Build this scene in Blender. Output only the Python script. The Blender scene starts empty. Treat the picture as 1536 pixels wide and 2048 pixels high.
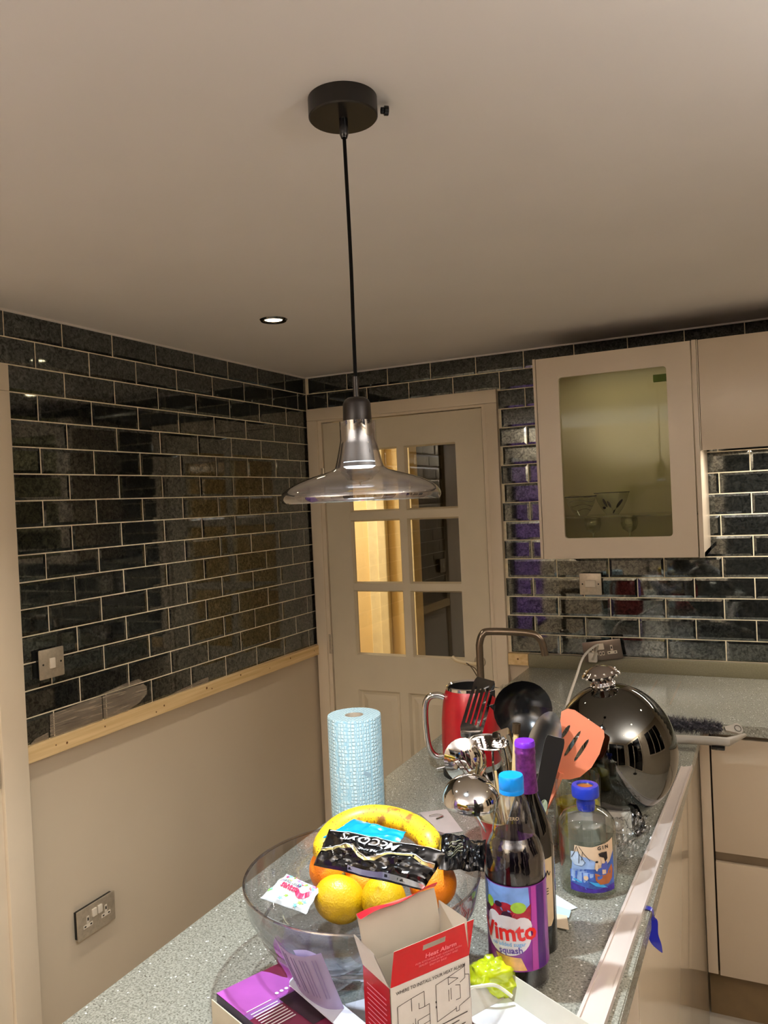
import bpy, bmesh, math, random
from mathutils import Vector, Matrix, noise
random.seed(7)
PI = math.pi
sc = bpy.context.scene
C = sc.collection

# ------------------------------------------------------------------ camera
F = 1578.9; YAW, PITCH, ROLL = -0.4552, -0.0125, -0.0463
H = 2.21
CAM = Vector((1.9194, -3.1541, 1.6164))
_f = Vector((math.sin(YAW)*math.cos(PITCH), math.cos(YAW)*math.cos(PITCH), math.sin(PITCH)))
_r0 = Vector((math.cos(YAW), -math.sin(YAW), 0)); _u0 = _r0.cross(_f)
CR = _r0*math.cos(ROLL) + _u0*math.sin(ROLL)
CU = -_r0*math.sin(ROLL) + _u0*math.cos(ROLL)
cam = bpy.data.cameras.new('camera'); camo = bpy.data.objects.new('camera', cam); C.objects.link(camo)
cam.sensor_fit = 'VERTICAL'; cam.sensor_height = 24.0; cam.lens = F*24.0/2048
cam.clip_start = 0.05
camo.matrix_world = Matrix(((CR.x, CU.x, -_f.x, CAM.x), (CR.y, CU.y, -_f.y, CAM.y), (CR.z, CU.z, -_f.z, CAM.z), (0, 0, 0, 1)))
sc.camera = camo

# ------------------------------------------------------------------ world, exposure
w = bpy.data.worlds.new('night'); sc.world = w; w.use_nodes = True
w.node_tree.nodes['Background'].inputs[0].default_value = (0.02, 0.03, 0.06, 1)
w.node_tree.nodes['Background'].inputs[1].default_value = 0.3
sc.view_settings.view_transform = 'Standard'; sc.view_settings.look = 'None'
sc.view_settings.gamma = 1; sc.view_settings.use_curve_mapping = False
sc.view_settings.exposure = 0.32
sc.cycles.max_bounces = 10; sc.cycles.transparent_max_bounces = 24
sc.cycles.caustics_reflective = False; sc.cycles.caustics_refractive = False
sc.cycles.sample_clamp_indirect = 4.0
DOWN_W = 21.0; PEND_W = 31.0; WARM = (1.0, 0.92, 0.78); COOL = (0.82, 0.93, 1.0)

def ray(px, py): return _f + CR*((px-768)/F) - CU*((py-1024)/F)
def at(px, py, d): return CAM + ray(px, py)*d
def onz(px, py, z):
    r = ray(px, py); return CAM + r*((z-CAM.z)/r.z)
def ony(px, py, y):
    r = ray(px, py); return CAM + r*((y-CAM.y)/r.y)

# ------------------------------------------------------------------ materials
def lin(c): return c/12.92 if c <= 0.04045 else ((c+0.055)/1.055)**2.4
def rgb(r, g, b): return (lin(r/255), lin(g/255), lin(b/255), 1)
MATS = {}
def mat(name, col, rough=0.5, metal=0.0, var=0.06, scale=25.0, bump=0.0, bscale=80.0, spec=0.5, coat=0.0, emit=None, estr=0.0):
    if name in MATS: return MATS[name]
    m = bpy.data.materials.new(name); m.use_nodes = True; nt = m.node_tree; N = nt.nodes; L = nt.links
    b = N['Principled BSDF']
    tc = N.new('ShaderNodeTexCoord'); nz = N.new('ShaderNodeTexNoise'); nz.inputs['Scale'].default_value = scale
    nz.inputs['Detail'].default_value = 3
    L.new(tc.outputs['Object'], nz.inputs['Vector'])
    cr = N.new('ShaderNodeValToRGB'); e = cr.color_ramp.elements
    e[0].position = 0.3; e[1].position = 0.7
    e[0].color = tuple(max(0, x*(1-var)) for x in col[:3])+(1,); e[1].color = tuple(min(1, x*(1+var)) for x in col[:3])+(1,)
    L.new(nz.outputs['Fac'], cr.inputs['Fac']); L.new(cr.outputs['Color'], b.inputs['Base Color'])
    b.inputs['Roughness'].default_value = rough; b.inputs['Metallic'].default_value = metal
    b.inputs['Specular IOR Level'].default_value = spec; b.inputs['Coat Weight'].default_value = coat
    b.inputs['Coat Roughness'].default_value = 0.05
    if bump:
        n2 = N.new('ShaderNodeTexNoise'); n2.inputs['Scale'].default_value = bscale; L.new(tc.outputs['Object'], n2.inputs['Vector'])
        bp = N.new('ShaderNodeBump'); bp.inputs['Strength'].default_value = bump; bp.inputs['Distance'].default_value = 0.003
        L.new(n2.outputs['Fac'], bp.inputs['Height']); L.new(bp.outputs['Normal'], b.inputs['Normal'])
    if emit:
        b.inputs['Emission Color'].default_value = emit; b.inputs['Emission Strength'].default_value = estr
    MATS[name] = m; return m

def glass(name, tint=(1, 1, 1), refl=0.06, rough=0.02, edge=1.2, bump=0.0, bscale=30.0):
    """thin clear sheet: tinted see-through body, mirror reflection that grows towards grazing"""
    if name in MATS: return MATS[name]
    m = bpy.data.materials.new(name); m.use_nodes = True; nt = m.node_tree; N = nt.nodes; L = nt.links
    N.remove(N['Principled BSDF']); out = N['Material Output']
    t = N.new('ShaderNodeBsdfTransparent'); g = N.new('ShaderNodeBsdfAnisotropic'); g.inputs['Roughness'].default_value = rough
    lw = N.new('ShaderNodeFresnel'); gg = N.new('ShaderNodeNewGeometry'); ior = N.new('ShaderNodeMapRange')
    ior.inputs['To Min'].default_value = 1.45; ior.inputs['To Max'].default_value = 1/1.45      # same film whichever face is seen
    L.new(gg.outputs['Backfacing'], ior.inputs['Value']); L.new(ior.outputs[0], lw.inputs['IOR'])
    mr = N.new('ShaderNodeMath'); mr.operation = 'MULTIPLY_ADD'; mr.use_clamp = True; mr.inputs[1].default_value = edge; mr.inputs[2].default_value = refl
    L.new(lw.outputs[0], mr.inputs[0])
    mx = N.new('ShaderNodeMixShader'); L.new(mr.outputs[0], mx.inputs[0]); L.new(t.outputs[0], mx.inputs[1]); L.new(g.outputs[0], mx.inputs[2])
    L.new(mx.outputs[0], out.inputs['Surface'])
    # faint procedural variation of the tint
    tc = N.new('ShaderNodeTexCoord'); nz = N.new('ShaderNodeTexNoise'); nz.inputs['Scale'].default_value = 8
    L.new(tc.outputs['Object'], nz.inputs['Vector'])
    cr = N.new('ShaderNodeValToRGB'); cr.color_ramp.elements[0].color = tuple(x*0.97 for x in tint)+(1,); cr.color_ramp.elements[1].color = tuple(tint)+(1,)
    L.new(nz.outputs['Fac'], cr.inputs['Fac']); L.new(cr.outputs['Color'], t.inputs['Color'])
    if bump:
        n2 = N.new('ShaderNodeTexNoise'); n2.inputs['Scale'].default_value = bscale; L.new(tc.outputs['Object'], n2.inputs['Vector'])
        bp = N.new('ShaderNodeBump'); bp.inputs['Strength'].default_value = bump; bp.inputs['Distance'].default_value = 0.01
        L.new(n2.outputs['Fac'], bp.inputs['Height']); L.new(bp.outputs['Normal'], g.inputs['Normal']); L.new(bp.outputs['Normal'], lw.inputs['Normal'])
    MATS[name] = m; return m

def mirror_tile():
    m = bpy.data.materials.new('foxed_mirror_tile'); m.use_nodes = True; nt = m.node_tree; N = nt.nodes; L = nt.links
    b = N['Principled BSDF']
    g = N.new('ShaderNodeNewGeometry')
    oi = N.new('ShaderNodeObjectInfo')
    n1 = N.new('ShaderNodeTexNoise'); n1.inputs['Scale'].default_value = 75; n1.inputs['Detail'].default_value = 6; n1.inputs['Roughness'].default_value = 0.65; n1.inputs['Distortion'].default_value = 1.2
    n2 = N.new('ShaderNodeTexNoise'); n2.inputs['Scale'].default_value = 14; n2.inputs['Detail'].default_value = 2
    L.new(g.outputs['Position'], n1.inputs['Vector']); L.new(g.outputs['Position'], n2.inputs['Vector'])
    cr = N.new('ShaderNodeValToRGB'); e = cr.color_ramp.elements
    e[0].position = 0.38; e[0].color = (0.045, 0.05, 0.047, 1); e[1].position = 0.66; e[1].color = (0.22, 0.235, 0.225, 1)
    L.new(n1.outputs['Fac'], cr.inputs['Fac'])
    mx = N.new('ShaderNodeMix'); mx.data_type = 'RGBA'; mx.blend_type = 'MULTIPLY'; mx.inputs[0].default_value = 0.5
    cr2 = N.new('ShaderNodeValToRGB'); cr2.color_ramp.elements[0].color = (0.6, 0.6, 0.62, 1); cr2.color_ramp.elements[1].color = (1, 1, 1, 1)
    cr2.color_ramp.elements[0].position = 0.35; cr2.color_ramp.elements[1].position = 0.65
    L.new(n2.outputs['Fac'], cr2.inputs['Fac']); L.new(cr.outputs['Color'], mx.inputs[6]); L.new(cr2.outputs['Color'], mx.inputs[7])
    L.new(mx.outputs[2], b.inputs['Base Color'])
    b.inputs['Metallic'].default_value = 0.88
    b.inputs['Roughness'].default_value = 0.045
    b.inputs['Coat Weight'].default_value = 0.35; b.inputs['Coat Roughness'].default_value = 0.0
    MATS['tile'] = m; return m
TILE = mirror_tile()

def quartz():
    m = bpy.data.materials.new('grey_quartz'); m.use_nodes = True; nt = m.node_tree; N = nt.nodes; L = nt.links
    b = N['Principled BSDF']; tc = N.new('ShaderNodeTexCoord')
    v = N.new('ShaderNodeTexVoronoi'); v.inputs['Scale'].default_value = 420; L.new(tc.outputs['Object'], v.inputs['Vector'])
    n = N.new('ShaderNodeTexNoise'); n.inputs['Scale'].default_value = 320; n.inputs['Detail'].default_value = 4; L.new(tc.outputs['Object'], n.inputs['Vector'])
    base = N.new('ShaderNodeValToRGB'); e = base.color_ramp.elements
    e[0].position = 0.35; e[0].color = (0.175, 0.170, 0.14, 1); e[1].position = 0.62; e[1].color = (0.35, 0.345, 0.29, 1)
    L.new(n.outputs['Fac'], base.inputs['Fac'])
    n2 = N.new('ShaderNodeTexNoise'); n2.inputs['Scale'].default_value = 210; n2.inputs['Detail'].default_value = 2; L.new(tc.outputs['Object'], n2.inputs['Vector'])
    dk = N.new('ShaderNodeValToRGB'); dk.color_ramp.elements[0].position = 0.63; dk.color_ramp.elements[1].position = 0.70
    L.new(n2.outputs['Fac'], dk.inputs['Fac'])
    mx = N.new('ShaderNodeMix'); mx.data_type = 'RGBA'; L.new(dk.outputs['Color'], mx.inputs[0]); L.new(base.outputs['Color'], mx.inputs[6]); mx.inputs[7].default_value = (0.09, 0.08, 0.06, 1)
    fl = N.new('ShaderNodeSeparateColor'); L.new(v.outputs['Color'], fl.inputs[0])
    gt = N.new('ShaderNodeMath'); gt.operation = 'GREATER_THAN'; gt.inputs[1].default_value = 0.992; L.new(fl.outputs[0], gt.inputs[0])
    mx2 = N.new('ShaderNodeMix'); mx2.data_type = 'RGBA'; L.new(gt.outputs[0], mx2.inputs[0]); L.new(mx.outputs[2], mx2.inputs[6]); mx2.inputs[7].default_value = (0.85, 0.85, 0.8, 1)
    L.new(mx2.outputs[2], b.inputs['Base Color']); b.inputs['Roughness'].default_value = 0.22; b.inputs['Specular IOR Level'].default_value = 0.5
    MATS['quartz'] = m; return m
QUARTZ = quartz()

def pine():
    m = bpy.data.materials.new('raw_pine'); m.use_nodes = True; nt = m.node_tree; N = nt.nodes; L = nt.links
    b = N['Principled BSDF']; tc = N.new('ShaderNodeTexCoord'); mp = N.new('ShaderNodeMapping'); mp.inputs['Scale'].default_value = (40, 3, 90)
    L.new(tc.outputs['Object'], mp.inputs['Vector'])
    n = N.new('ShaderNodeTexNoise'); n.inputs['Scale'].default_value = 1; n.inputs['Detail'].default_value = 3; L.new(mp.outputs[0], n.inputs['Vector'])
    cr = N.new('ShaderNodeValToRGB'); e = cr.color_ramp.elements; e[0].position = 0.3; e[0].color = rgb(214, 178, 120); e[1].position = 0.7; e[1].color = rgb(238, 208, 156)
    L.new(n.outputs['Fac'], cr.inputs['Fac']); L.new(cr.outputs['Color'], b.inputs['Base Color']); b.inputs['Roughness'].default_value = 0.7
    MATS['pine'] = m; return m
PINE = pine()

WHITEPAINT = mat('ceiling_paint', rgb(230, 224, 220), 0.9, var=0.02, scale=3, bump=0.05)
WALLPAINT = mat('beige_wall_paint', rgb(206, 190, 166), 0.6, var=0.02, scale=2, bump=0.04)
GROUT = mat('pale_grout', rgb(240, 226, 198), 0.8, var=0.12, scale=60)
DOORP = mat('door_satin_paint', rgb(218, 205, 180), 0.42, var=0.03, scale=6, bump=0.03)
ARCH = mat('architrave_paint', rgb(228, 212, 188), 0.4, var=0.03, scale=6)
GLOSS = mat('cashmere_gloss', rgb(202, 186, 164), 0.12, var=0.02, scale=3, spec=0.5, coat=0.4)
MATTEC = mat('cashmere_cabinet', rgb(205, 190, 170), 0.28, var=0.02, scale=3)
DARKGAP = mat('dark_recess', rgb(20, 16, 12), 0.8)
RAIL = mat('bronze_rail', rgb(120, 105, 85), 0.35, 0.4)
FLOORM = mat('floor_tile', rgb(190, 182, 168), 0.15, var=0.05, scale=4)
BLACKM = mat('black_metal', rgb(26, 22, 18), 0.38, 0.3, var=0.1)
BLACKP = mat('black_plastic', rgb(12, 12, 13), 0.18, var=0.1)
CHROME = mat('chrome', (0.78, 0.77, 0.76, 1), 0.07, 1.0, var=0.03)
STEEL = mat('brushed_steel', (0.62, 0.61, 0.6, 1), 0.14, 1.0, var=0.08, scale=60, bump=0.04)
BRONZE = mat('bronze_tap', rgb(122, 108, 92), 0.28, 0.9, var=0.05)
NICKEL = mat('satin_nickel_plate', rgb(188, 176, 156), 0.38, 0.55, var=0.12, scale=80)
WHITEP = mat('white_plastic', rgb(232, 224, 212), 0.35, var=0.02)
REDK = mat('red_kettle_paint', rgb(168, 10, 24), 0.3, 0.1, var=0.08, scale=60, coat=0.3)
INTER = mat('kettle_inside', rgb(10, 9, 9), 0.5)
REDC = mat('red_ceramic', rgb(196, 30, 30), 0.15, var=0.15, scale=20, coat=0.5)
CREAMC = mat('cream_ceramic', rgb(225, 205, 165), 0.3, var=0.05)
CLEAR = glass('clear_acrylic', (0.90, 0.90, 0.92), 0.05, 0.015, 1.3)
CLEARB = glass('clear_bottle_glass', (0.93, 0.95, 0.92), 0.05, 0.01, 1.3)
PETG = glass('clear_bottle_plastic', (0.9, 0.9, 0.92), 0.06, 0.03, 1.3, bump=0.1, bscale=60)
SMOKE = glass('smoked_glass', (0.58, 0.56, 0.60), 0.22, 0.01, 1.8)
FILM = glass('crinkled_film', (0.93, 0.93, 0.92), 0.10, 0.12, 1.3, bump=0.5, bscale=70)
PANE = glass('window_pane', (0.93, 0.94, 0.92), 0.04, 0.01, 1.3)
CABGLASS = glass('green_grey_glass', (0.80, 0.81, 0.66), 0.0, 0.03, 0.55)
DARKMIR = mat('smoked_mirror_globe', (0.14, 0.14, 0.13, 1), 0.012, 1.0, var=0.04, scale=6)
OIL = mat('yellow_oil', rgb(176, 158, 14), 0.12, var=0.3, scale=45, coat=0.4)
SYRUP = mat('dark_squash', rgb(14, 8, 16), 0.05, var=0.2, coat=0.8)
WINEG = mat('dark_wine_glass', rgb(8, 7, 6), 0.06, var=0.1, coat=0.6)

# ------------------------------------------------------------------ mesh helpers
def catmull(pts, n=6):
    pts = [Vector(p) for p in pts]; out = []
    for i in range(len(pts)-1):
        p0 = pts[max(0, i-1)]; p1 = pts[i]; p2 = pts[i+1]; p3 = pts[min(len(pts)-1, i+2)]
        for k in range(n):
            t = k/n
            out.append(0.5*((2*p1)+(p2-p0)*t+(2*p0-5*p1+4*p2-p3)*t*t+(3*p1-p0-3*p2+p3)*t**3))
    out.append(pts[-1]); return out

class MB:
    def __init__(s): s.v = []; s.f = []; s.m = []; s.mi = 0
    def add(s, vs, fs):
        o = len(s.v); s.v += [Vector(x) for x in vs]
        for f in fs: s.f.append(tuple(i+o for i in f)); s.m.append(s.mi)
        return s
    def box(s, a, b):
        x0, y0, z0 = a; x1, y1, z1 = b
        return s.add([(x0,y0,z0),(x1,y0,z0),(x1,y1,z0),(x0,y1,z0),(x0,y0,z1),(x1,y0,z1),(x1,y1,z1),(x0,y1,z1)],
            [(0,3,2,1),(4,5,6,7),(0,1,5,4),(1,2,6,5),(2,3,7,6),(3,0,4,7)])
    def bbox(s, a, b, r=0.003):
        """box with chamfered vertical and top edges"""
        bm = bmesh.new(); bmesh.ops.create_cube(bm, size=1)
        for v in bm.verts:
            v.co = Vector([(a[i]+b[i])/2+v.co[i]*(b[i]-a[i]) for i in range(3)])
        bmesh.ops.bevel(bm, geom=bm.edges[:], offset=r, segments=2, affect='EDGES', profile=0.6)
        bm.verts.index_update(); s.add([v.co for v in bm.verts], [tuple(v.index for v in f.verts) for f in bm.faces]); bm.free(); return s
    def lathe(s, prof, c=(0, 0, 0), n=32, cap0=False, cap1=False):
        c = Vector(c); vs = []; fs = []
        for (r, z) in prof:
            for k in range(n):
                a = 2*PI*k/n; vs.append(c+Vector((r*math.cos(a), r*math.sin(a), z)))
        for i in range(len(prof)-1):
            for k in range(n):
                k2 = (k+1) % n; fs.append((i*n+k, i*n+k2, (i+1)*n+k2, (i+1)*n+k))
        if cap0: fs.append(tuple(reversed(range(n))))
        if cap1: fs.append(tuple(range((len(prof)-1)*n, len(prof)*n)))
        return s.add(vs, fs)
    def tube(s, pts, r, n=10, caps=True, flat=None):
        pts = [Vector(p) for p in pts]; R = r if isinstance(r, (list, tuple)) else [r]*len(pts)
        vs = []; fs = []; up = None
        for i, p in enumerate(pts):
            d = (pts[min(i+1, len(pts)-1)]-pts[max(i-1, 0)])
            if d.length < 1e-9: d = Vector((0, 0, 1))
            d.normalize()
            if up is None: up = d.orthogonal().normalized() if flat is None else (Vector(flat)-d*Vector(flat).dot(d)).normalized()
            else: up = (up-d*up.dot(d)).normalized()
            q = d.cross(up)
            for k in range(n):
                a = 2*PI*k/n; vs.append(p+(up*math.cos(a)+q*math.sin(a))*R[i])
        for i in range(len(pts)-1):
            for k in range(n):
                k2 = (k+1) % n; fs.append((i*n+k, i*n+k2, (i+1)*n+k2, (i+1)*n+k))
        if caps: fs += [tuple(reversed(range(n))), tuple(range((len(pts)-1)*n, len(pts)*n))]
        return s.add(vs, fs)
    def grid(s, fn, nu, nv):
        vs = [fn(i/nu, j/nv) for j in range(nv+1) for i in range(nu+1)]
        fs = [(j*(nu+1)+i, j*(nu+1)+i+1, (j+1)*(nu+1)+i+1, (j+1)*(nu+1)+i) for j in range(nv) for i in range(nu)]
        return s.add(vs, fs)
    def prism(s, poly, ext):
        """poly: 3D loop; ext: vector of thickness"""
        n = len(poly); e = Vector(ext); vs = [Vector(p) for p in poly]+[Vector(p)+e for p in poly]
        fs = [tuple(range(n)), tuple(reversed(range(n, 2*n)))]+[(i, i+n, (i+1) % n+n, (i+1) % n) for i in range(n)]
        return s.add(vs, fs)
    def strip(s, a, b):
        n = len(a); return s.add(list(a)+list(b), [(i, i+1, n+i+1, n+i) for i in range(n-1)])
    def ellipsoid(s, c, rx, ry, rz, n=24, m=14, M=None, noise_a=0.0, ns=20):
        vs = []; fs = []; c = Vector(c)
        for j in range(m+1):
            t = PI*j/m
            for k in range(n):
                a = 2*PI*k/n; v = Vector((rx*math.sin(t)*math.cos(a), ry*math.sin(t)*math.sin(a), rz*math.cos(t)))
                if noise_a: v *= 1+noise_a*noise.noise(v*ns+c*9)
                if M: v = M @ v
                vs.append(c+v)
        for j in range(m):
            for k in range(n):
                k2 = (k+1) % n; fs.append((j*n+k, (j+1)*n+k, (j+1)*n+k2, j*n+k2))
        return s.add(vs, fs)
    def build(s, name, mats, parent=None, smooth=True, world=False, angle=35):
        me = bpy.data.meshes.new(name)
        vs = s.v
        if world and parent is not None:
            M = parent.matrix_basis.copy(); q = parent.parent
            while q is not None: M = q.matrix_basis @ M; q = q.parent
            inv = M.inverted()
            vs = [inv @ v for v in vs]
        me.from_pydata([tuple(v) for v in vs], [], s.f)
        if not isinstance(mats, (list, tuple)): mats = [mats]
        for m in mats: me.materials.append(m)
        me.polygons.foreach_set('material_index', s.m)
        bm = bmesh.new(); bm.from_mesh(me); bmesh.ops.recalc_face_normals(bm, faces=bm.faces[:]); bm.to_mesh(me); bm.free()
        if smooth:
            me.polygons.foreach_set('use_smooth', [True]*len(me.polygons))
            try: me.set_sharp_from_angle(angle=math.radians(angle))
            except Exception: pass
        me.update()
        o = bpy.data.objects.new(name, me); C.objects.link(o)
        if parent is not None: o.parent = parent
        return o

def setm(o, loc, rz=0, tilt=None):
    M = Matrix.Translation(Vector(loc)) @ Matrix.Rotation(rz, 4, 'Z')
    if tilt is not None: M = M @ tilt
    o.matrix_basis = M
def thing(name, label, cat, loc=(0, 0, 0), rz=0, group=None, tilt=None):
    o = bpy.data.objects.new(name, None); C.objects.link(o); o.empty_display_size = 0.05
    setm(o, loc, rz, tilt)
    o['label'] = label; o['category'] = cat
    if group: o['group'] = group
    return o
def tag(o, label, cat, group=None):
    o['label'] = label; o['category'] = cat
    if group: o['group'] = group
    return o
def struct(o, label=None, cat=None):
    o['kind'] = 'structure'
    if label: o['label'] = label
    if cat: o['category'] = cat
    return o
def copy_tree(o, parent=None):
    c = o.copy(); C.objects.link(c); c.parent = parent
    for ch in list(o.children): copy_tree(ch, c)
    return c

_txt = {}
def text(s, size=1.0, offset=0.0, shear=0.0, sx=1.0, spacing=1.0):
    """2D outline of lettering, centred: (verts, faces)"""
    key = (s, offset, shear, spacing)
    if key not in _txt:
        cu = bpy.data.curves.new('t', 'FONT'); cu.body = s; cu.align_x = 'CENTER'; cu.align_y = 'CENTER'
        cu.offset = offset; cu.shear = shear; cu.resolution_u = 2; cu.space_character = spacing
        o = bpy.data.objects.new('t', cu); C.objects.link(o)
        dg = bpy.context.evaluated_depsgraph_get(); me = bpy.data.meshes.new_from_object(o.evaluated_get(dg))
        _txt[key] = ([v.co.copy() for v in me.vertices], [tuple(p.vertices) for p in me.polygons])
        bpy.data.objects.remove(o); bpy.data.curves.remove(cu); bpy.data.meshes.remove(me)
    vs, fs = _txt[key]
    return [(v.x*size*sx, v.y*size) for v in vs], fs
def put_text(mb, s, size, mapf, cx=0, cy=0, rot=0, **k):
    vs, fs = text(s, size, **k); c, sn = math.cos(rot), math.sin(rot)
    mb.add([mapf(cx+x*c-y*sn, cy+x*sn+y*c) for x, y in vs], fs)
def poly2(mb, pts, mapf, sub=1):
    """flat print: polygon mapped by mapf, fanned from its centre with subdivided edges"""
    P = []
    for i in range(len(pts)):
        a = pts[i]; b = pts[(i+1) % len(pts)]
        for k in range(sub): P.append((a[0]+(b[0]-a[0])*k/sub, a[1]+(b[1]-a[1])*k/sub))
    cx = sum(p[0] for p in P)/len(P); cy = sum(p[1] for p in P)/len(P)
    rings = max(1, sub//2); vs = [mapf(cx, cy)]; fs = []; n = len(P)
    for r in range(1, rings+1):
        t = r/rings
        for p in P: vs.append(mapf(cx+(p[0]-cx)*t, cy+(p[1]-cy)*t))
    for i in range(n):
        fs.append((0, 1+i, 1+(i+1) % n))
        for r in range(rings-1):
            a = 1+r*n; b = a+n; fs.append((a+i, b+i, b+(i+1) % n, a+(i+1) % n))
    mb.add(vs, fs)
def disc2(mb, cx, cy, r, mapf, ry=None, n=14, sub=2):
    ry = ry or r; poly2(mb, [(cx+r*math.cos(2*PI*k/n), cy+ry*math.sin(2*PI*k/n)) for k in range(n)], mapf, sub)
def ring2(mb, cx, cy, r, th, mapf, n=24, ry=None):
    ry = ry or r
    a = [mapf(cx+r*math.cos(2*PI*k/n), cy+ry*math.sin(2*PI*k/n)) for k in range(n+1)]
    b = [mapf(cx+(r-th)*math.cos(2*PI*k/n), cy+(ry-th)*math.sin(2*PI*k/n)) for k in range(n+1)]
    mb.strip(a, b)
def line2(mb, pts, th, mapf):
    for (x0, y0), (x1, y1) in zip(pts, pts[1:]):
        d = math.hypot(x1-x0, y1-y0) or 1e-9; nx, ny = -(y1-y0)/d*th/2, (x1-x0)/d*th/2
        mb.add([mapf(x0+nx, y0+ny), mapf(x1+nx, y1+ny), mapf(x1-nx, y1-ny), mapf(x0-nx, y0-ny)], [(0, 1, 2, 3)])

# ================================================================== ROOM SHELL
XR, YB = 3.5, -4.7
RP = 0.0775; TW = 0.2051; GR = 0.0036; ZT = H
TB = H-16*RP                      # bottom of the tiling, 0.97
WT = 0.915                        # worktop top
struct(MB().box((-0.3, YB, -0.05), (XR+0.1, 0.1, 0)).build('floor', FLOORM, smooth=False))
struct(MB().box((-0.3, YB-0.1, H), (XR+0.1, 0.1, H+0.08)).build('ceiling', WHITEPAINT, smooth=False))
wl = MB().box((-0.12, YB, 0), (-0.007, 0.1, H)).build('wall_left', WALLPAINT, smooth=False); struct(wl)
wb = MB()
wb.box((-0.12, 0.007, 0), (0.035, 0.1, H)); wb.box((0.035, 0.007, 2.03), (0.895, 0.1, H)); wb.box((0.895, 0.007, 0), (XR+0.1, 0.1, H))
wb = wb.build('wall_back', WALLPAINT, smooth=False); struct(wb)
struct(MB().box((XR, YB, 0), (XR+0.1, 0.007, H)).build('wall_right', WALLPAINT, smooth=False))
struct(MB().box((-0.12, YB-0.1, 0), (XR+0.1, YB, H)).build('wall_front', WALLPAINT, smooth=False))
# ceiling bead of caulk where tiles meet the ceiling
tr = MB(); tr.box((-0.007, -2.6, H-0.006), (0.006, 0, H)); tr.box((0, -0.006, H-0.006), (2.6, 0.007, H))
struct(tr.build('trim_3', WHITEPAINT, smooth=False))

# grout beds
g1 = MB().box((-0.008, -1.62, TB), (-0.0012, 0, H)); g1.box((-0.008, -2.6, 2.05), (-0.0012, -1.62, H))
g1.build('grout', GROUT, wl, smooth=False)
g2 = MB().box((0, 0.0012, 2.058), (0.921, 0.0075, H)); g2.box((0.921, 0.0012, TB), (2.75, 0.0075, H))
g2.build('grout', GROUT, wb, smooth=False)
_tc = {}
def tile_mesh(wd, ht, axis):
    key = (round(wd, 3), round(ht, 3), axis)
    if key in _tc: return _tc[key]
    b = min(0.009, wd*0.3, ht*0.3); a = wd/2; h = ht/2; d0, d1, d2 = 0.006, 0.0010, 0.0
    L = []
    for (x, z, d) in ((a, h, d0), (a, h, d1), (a-b, h-b, d2)):
        L += [(-x, -z, d), (x, -z, d), (x, z, d), (-x, z, d)]
    if axis == 'y': vs = [(x, d, z) for x, z, d in L]           # faces -y
    else: vs = [(-d, x, z) for x, z, d in L]                    # faces +x
    fs = [(8, 9, 10, 11)]
    for r in (0, 4):
        for k in range(4): fs.append((r+k, r+(k+1) % 4, r+4+(k+1) % 4, r+4+k))
    me = bpy.data.meshes.new('tile'); me.from_pydata(vs, [], fs); me.materials.append(TILE)
    bm = bmesh.new(); bm.from_mesh(me); bmesh.ops.recalc_face_normals(bm, faces=bm.faces[:])
    f = bm.faces[:]; bm.faces.ensure_lookup_table(); n = bm.faces[0].normal
    want = Vector((0, -1, 0)) if axis == 'y' else Vector((1, 0, 0))
    if n.dot(want) < 0: bmesh.ops.reverse_faces(bm, faces=bm.faces[:])
    bm.to_mesh(me); bm.free(); me.update(); _tc[key] = me; return me
def place_tile(x0, x1, z0, z1, axis, parent):
    if x1-x0 < 0.012: return
    me = tile_mesh(x1-x0, z1-z0, axis)
    o = bpy.data.objects.new('tile', me); C.objects.link(o); o.parent = parent
    j = lambda s: random.uniform(-s, s)
    if axis == 'y': o.location = ((x0+x1)/2, -0.0003+j(0.0003), (z0+z1)/2)
    else: o.location = (0.0003+j(0.0003), (x0+x1)/2, (z0+z1)/2)
    o.rotation_euler = (j(0.003), j(0.001), j(0.003))
D0 = 0.1754
for r in range(16):
    z1 = H-r*RP-GR/2; z0 = H-(r+1)*RP+GR/2
    off = D0 if r % 2 == 0 else D0-TW/2
    ylim = -1.617 if z0 < 2.045 else -2.35
    joints = [0.0]+[-(off+k*TW) for k in range(14)]
    for a, b in zip(joints, joints[1:]):
        y1, y0 = a-GR/2, b+GR/2
        if y1 < ylim: break
        place_tile(max(y0, ylim), y1, max(z0, 2.052) if ylim < -2 and z0 < 2.052 and False else z0, z1, 'x', wl)
    off = 0.0128 if r % 2 == 0 else 0.1126
    joints = [0.002]+[off+k*TW for k in range(16)]
    for a, b in zip(joints, joints[1:]):
        x0, x1 = a+GR/2, b-GR/2
        if x0 > 2.7: break
        if r == 0: place_tile(x0, x1, z0, z1, 'y', wb)
        elif r == 1:
            if x1 < 0.95: place_tile(x0, x1, 2.061, z1, 'y', wb)
            elif x0 < 0.921: place_tile(x0, x1, 2.061, z1, 'y', wb)
            else: place_tile(x0, x1, z0, z1, 'y', wb)
        elif x1 > 0.935: place_tile(max(x0, 0.924), x1, z0, z1, 'y', wb)

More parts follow.
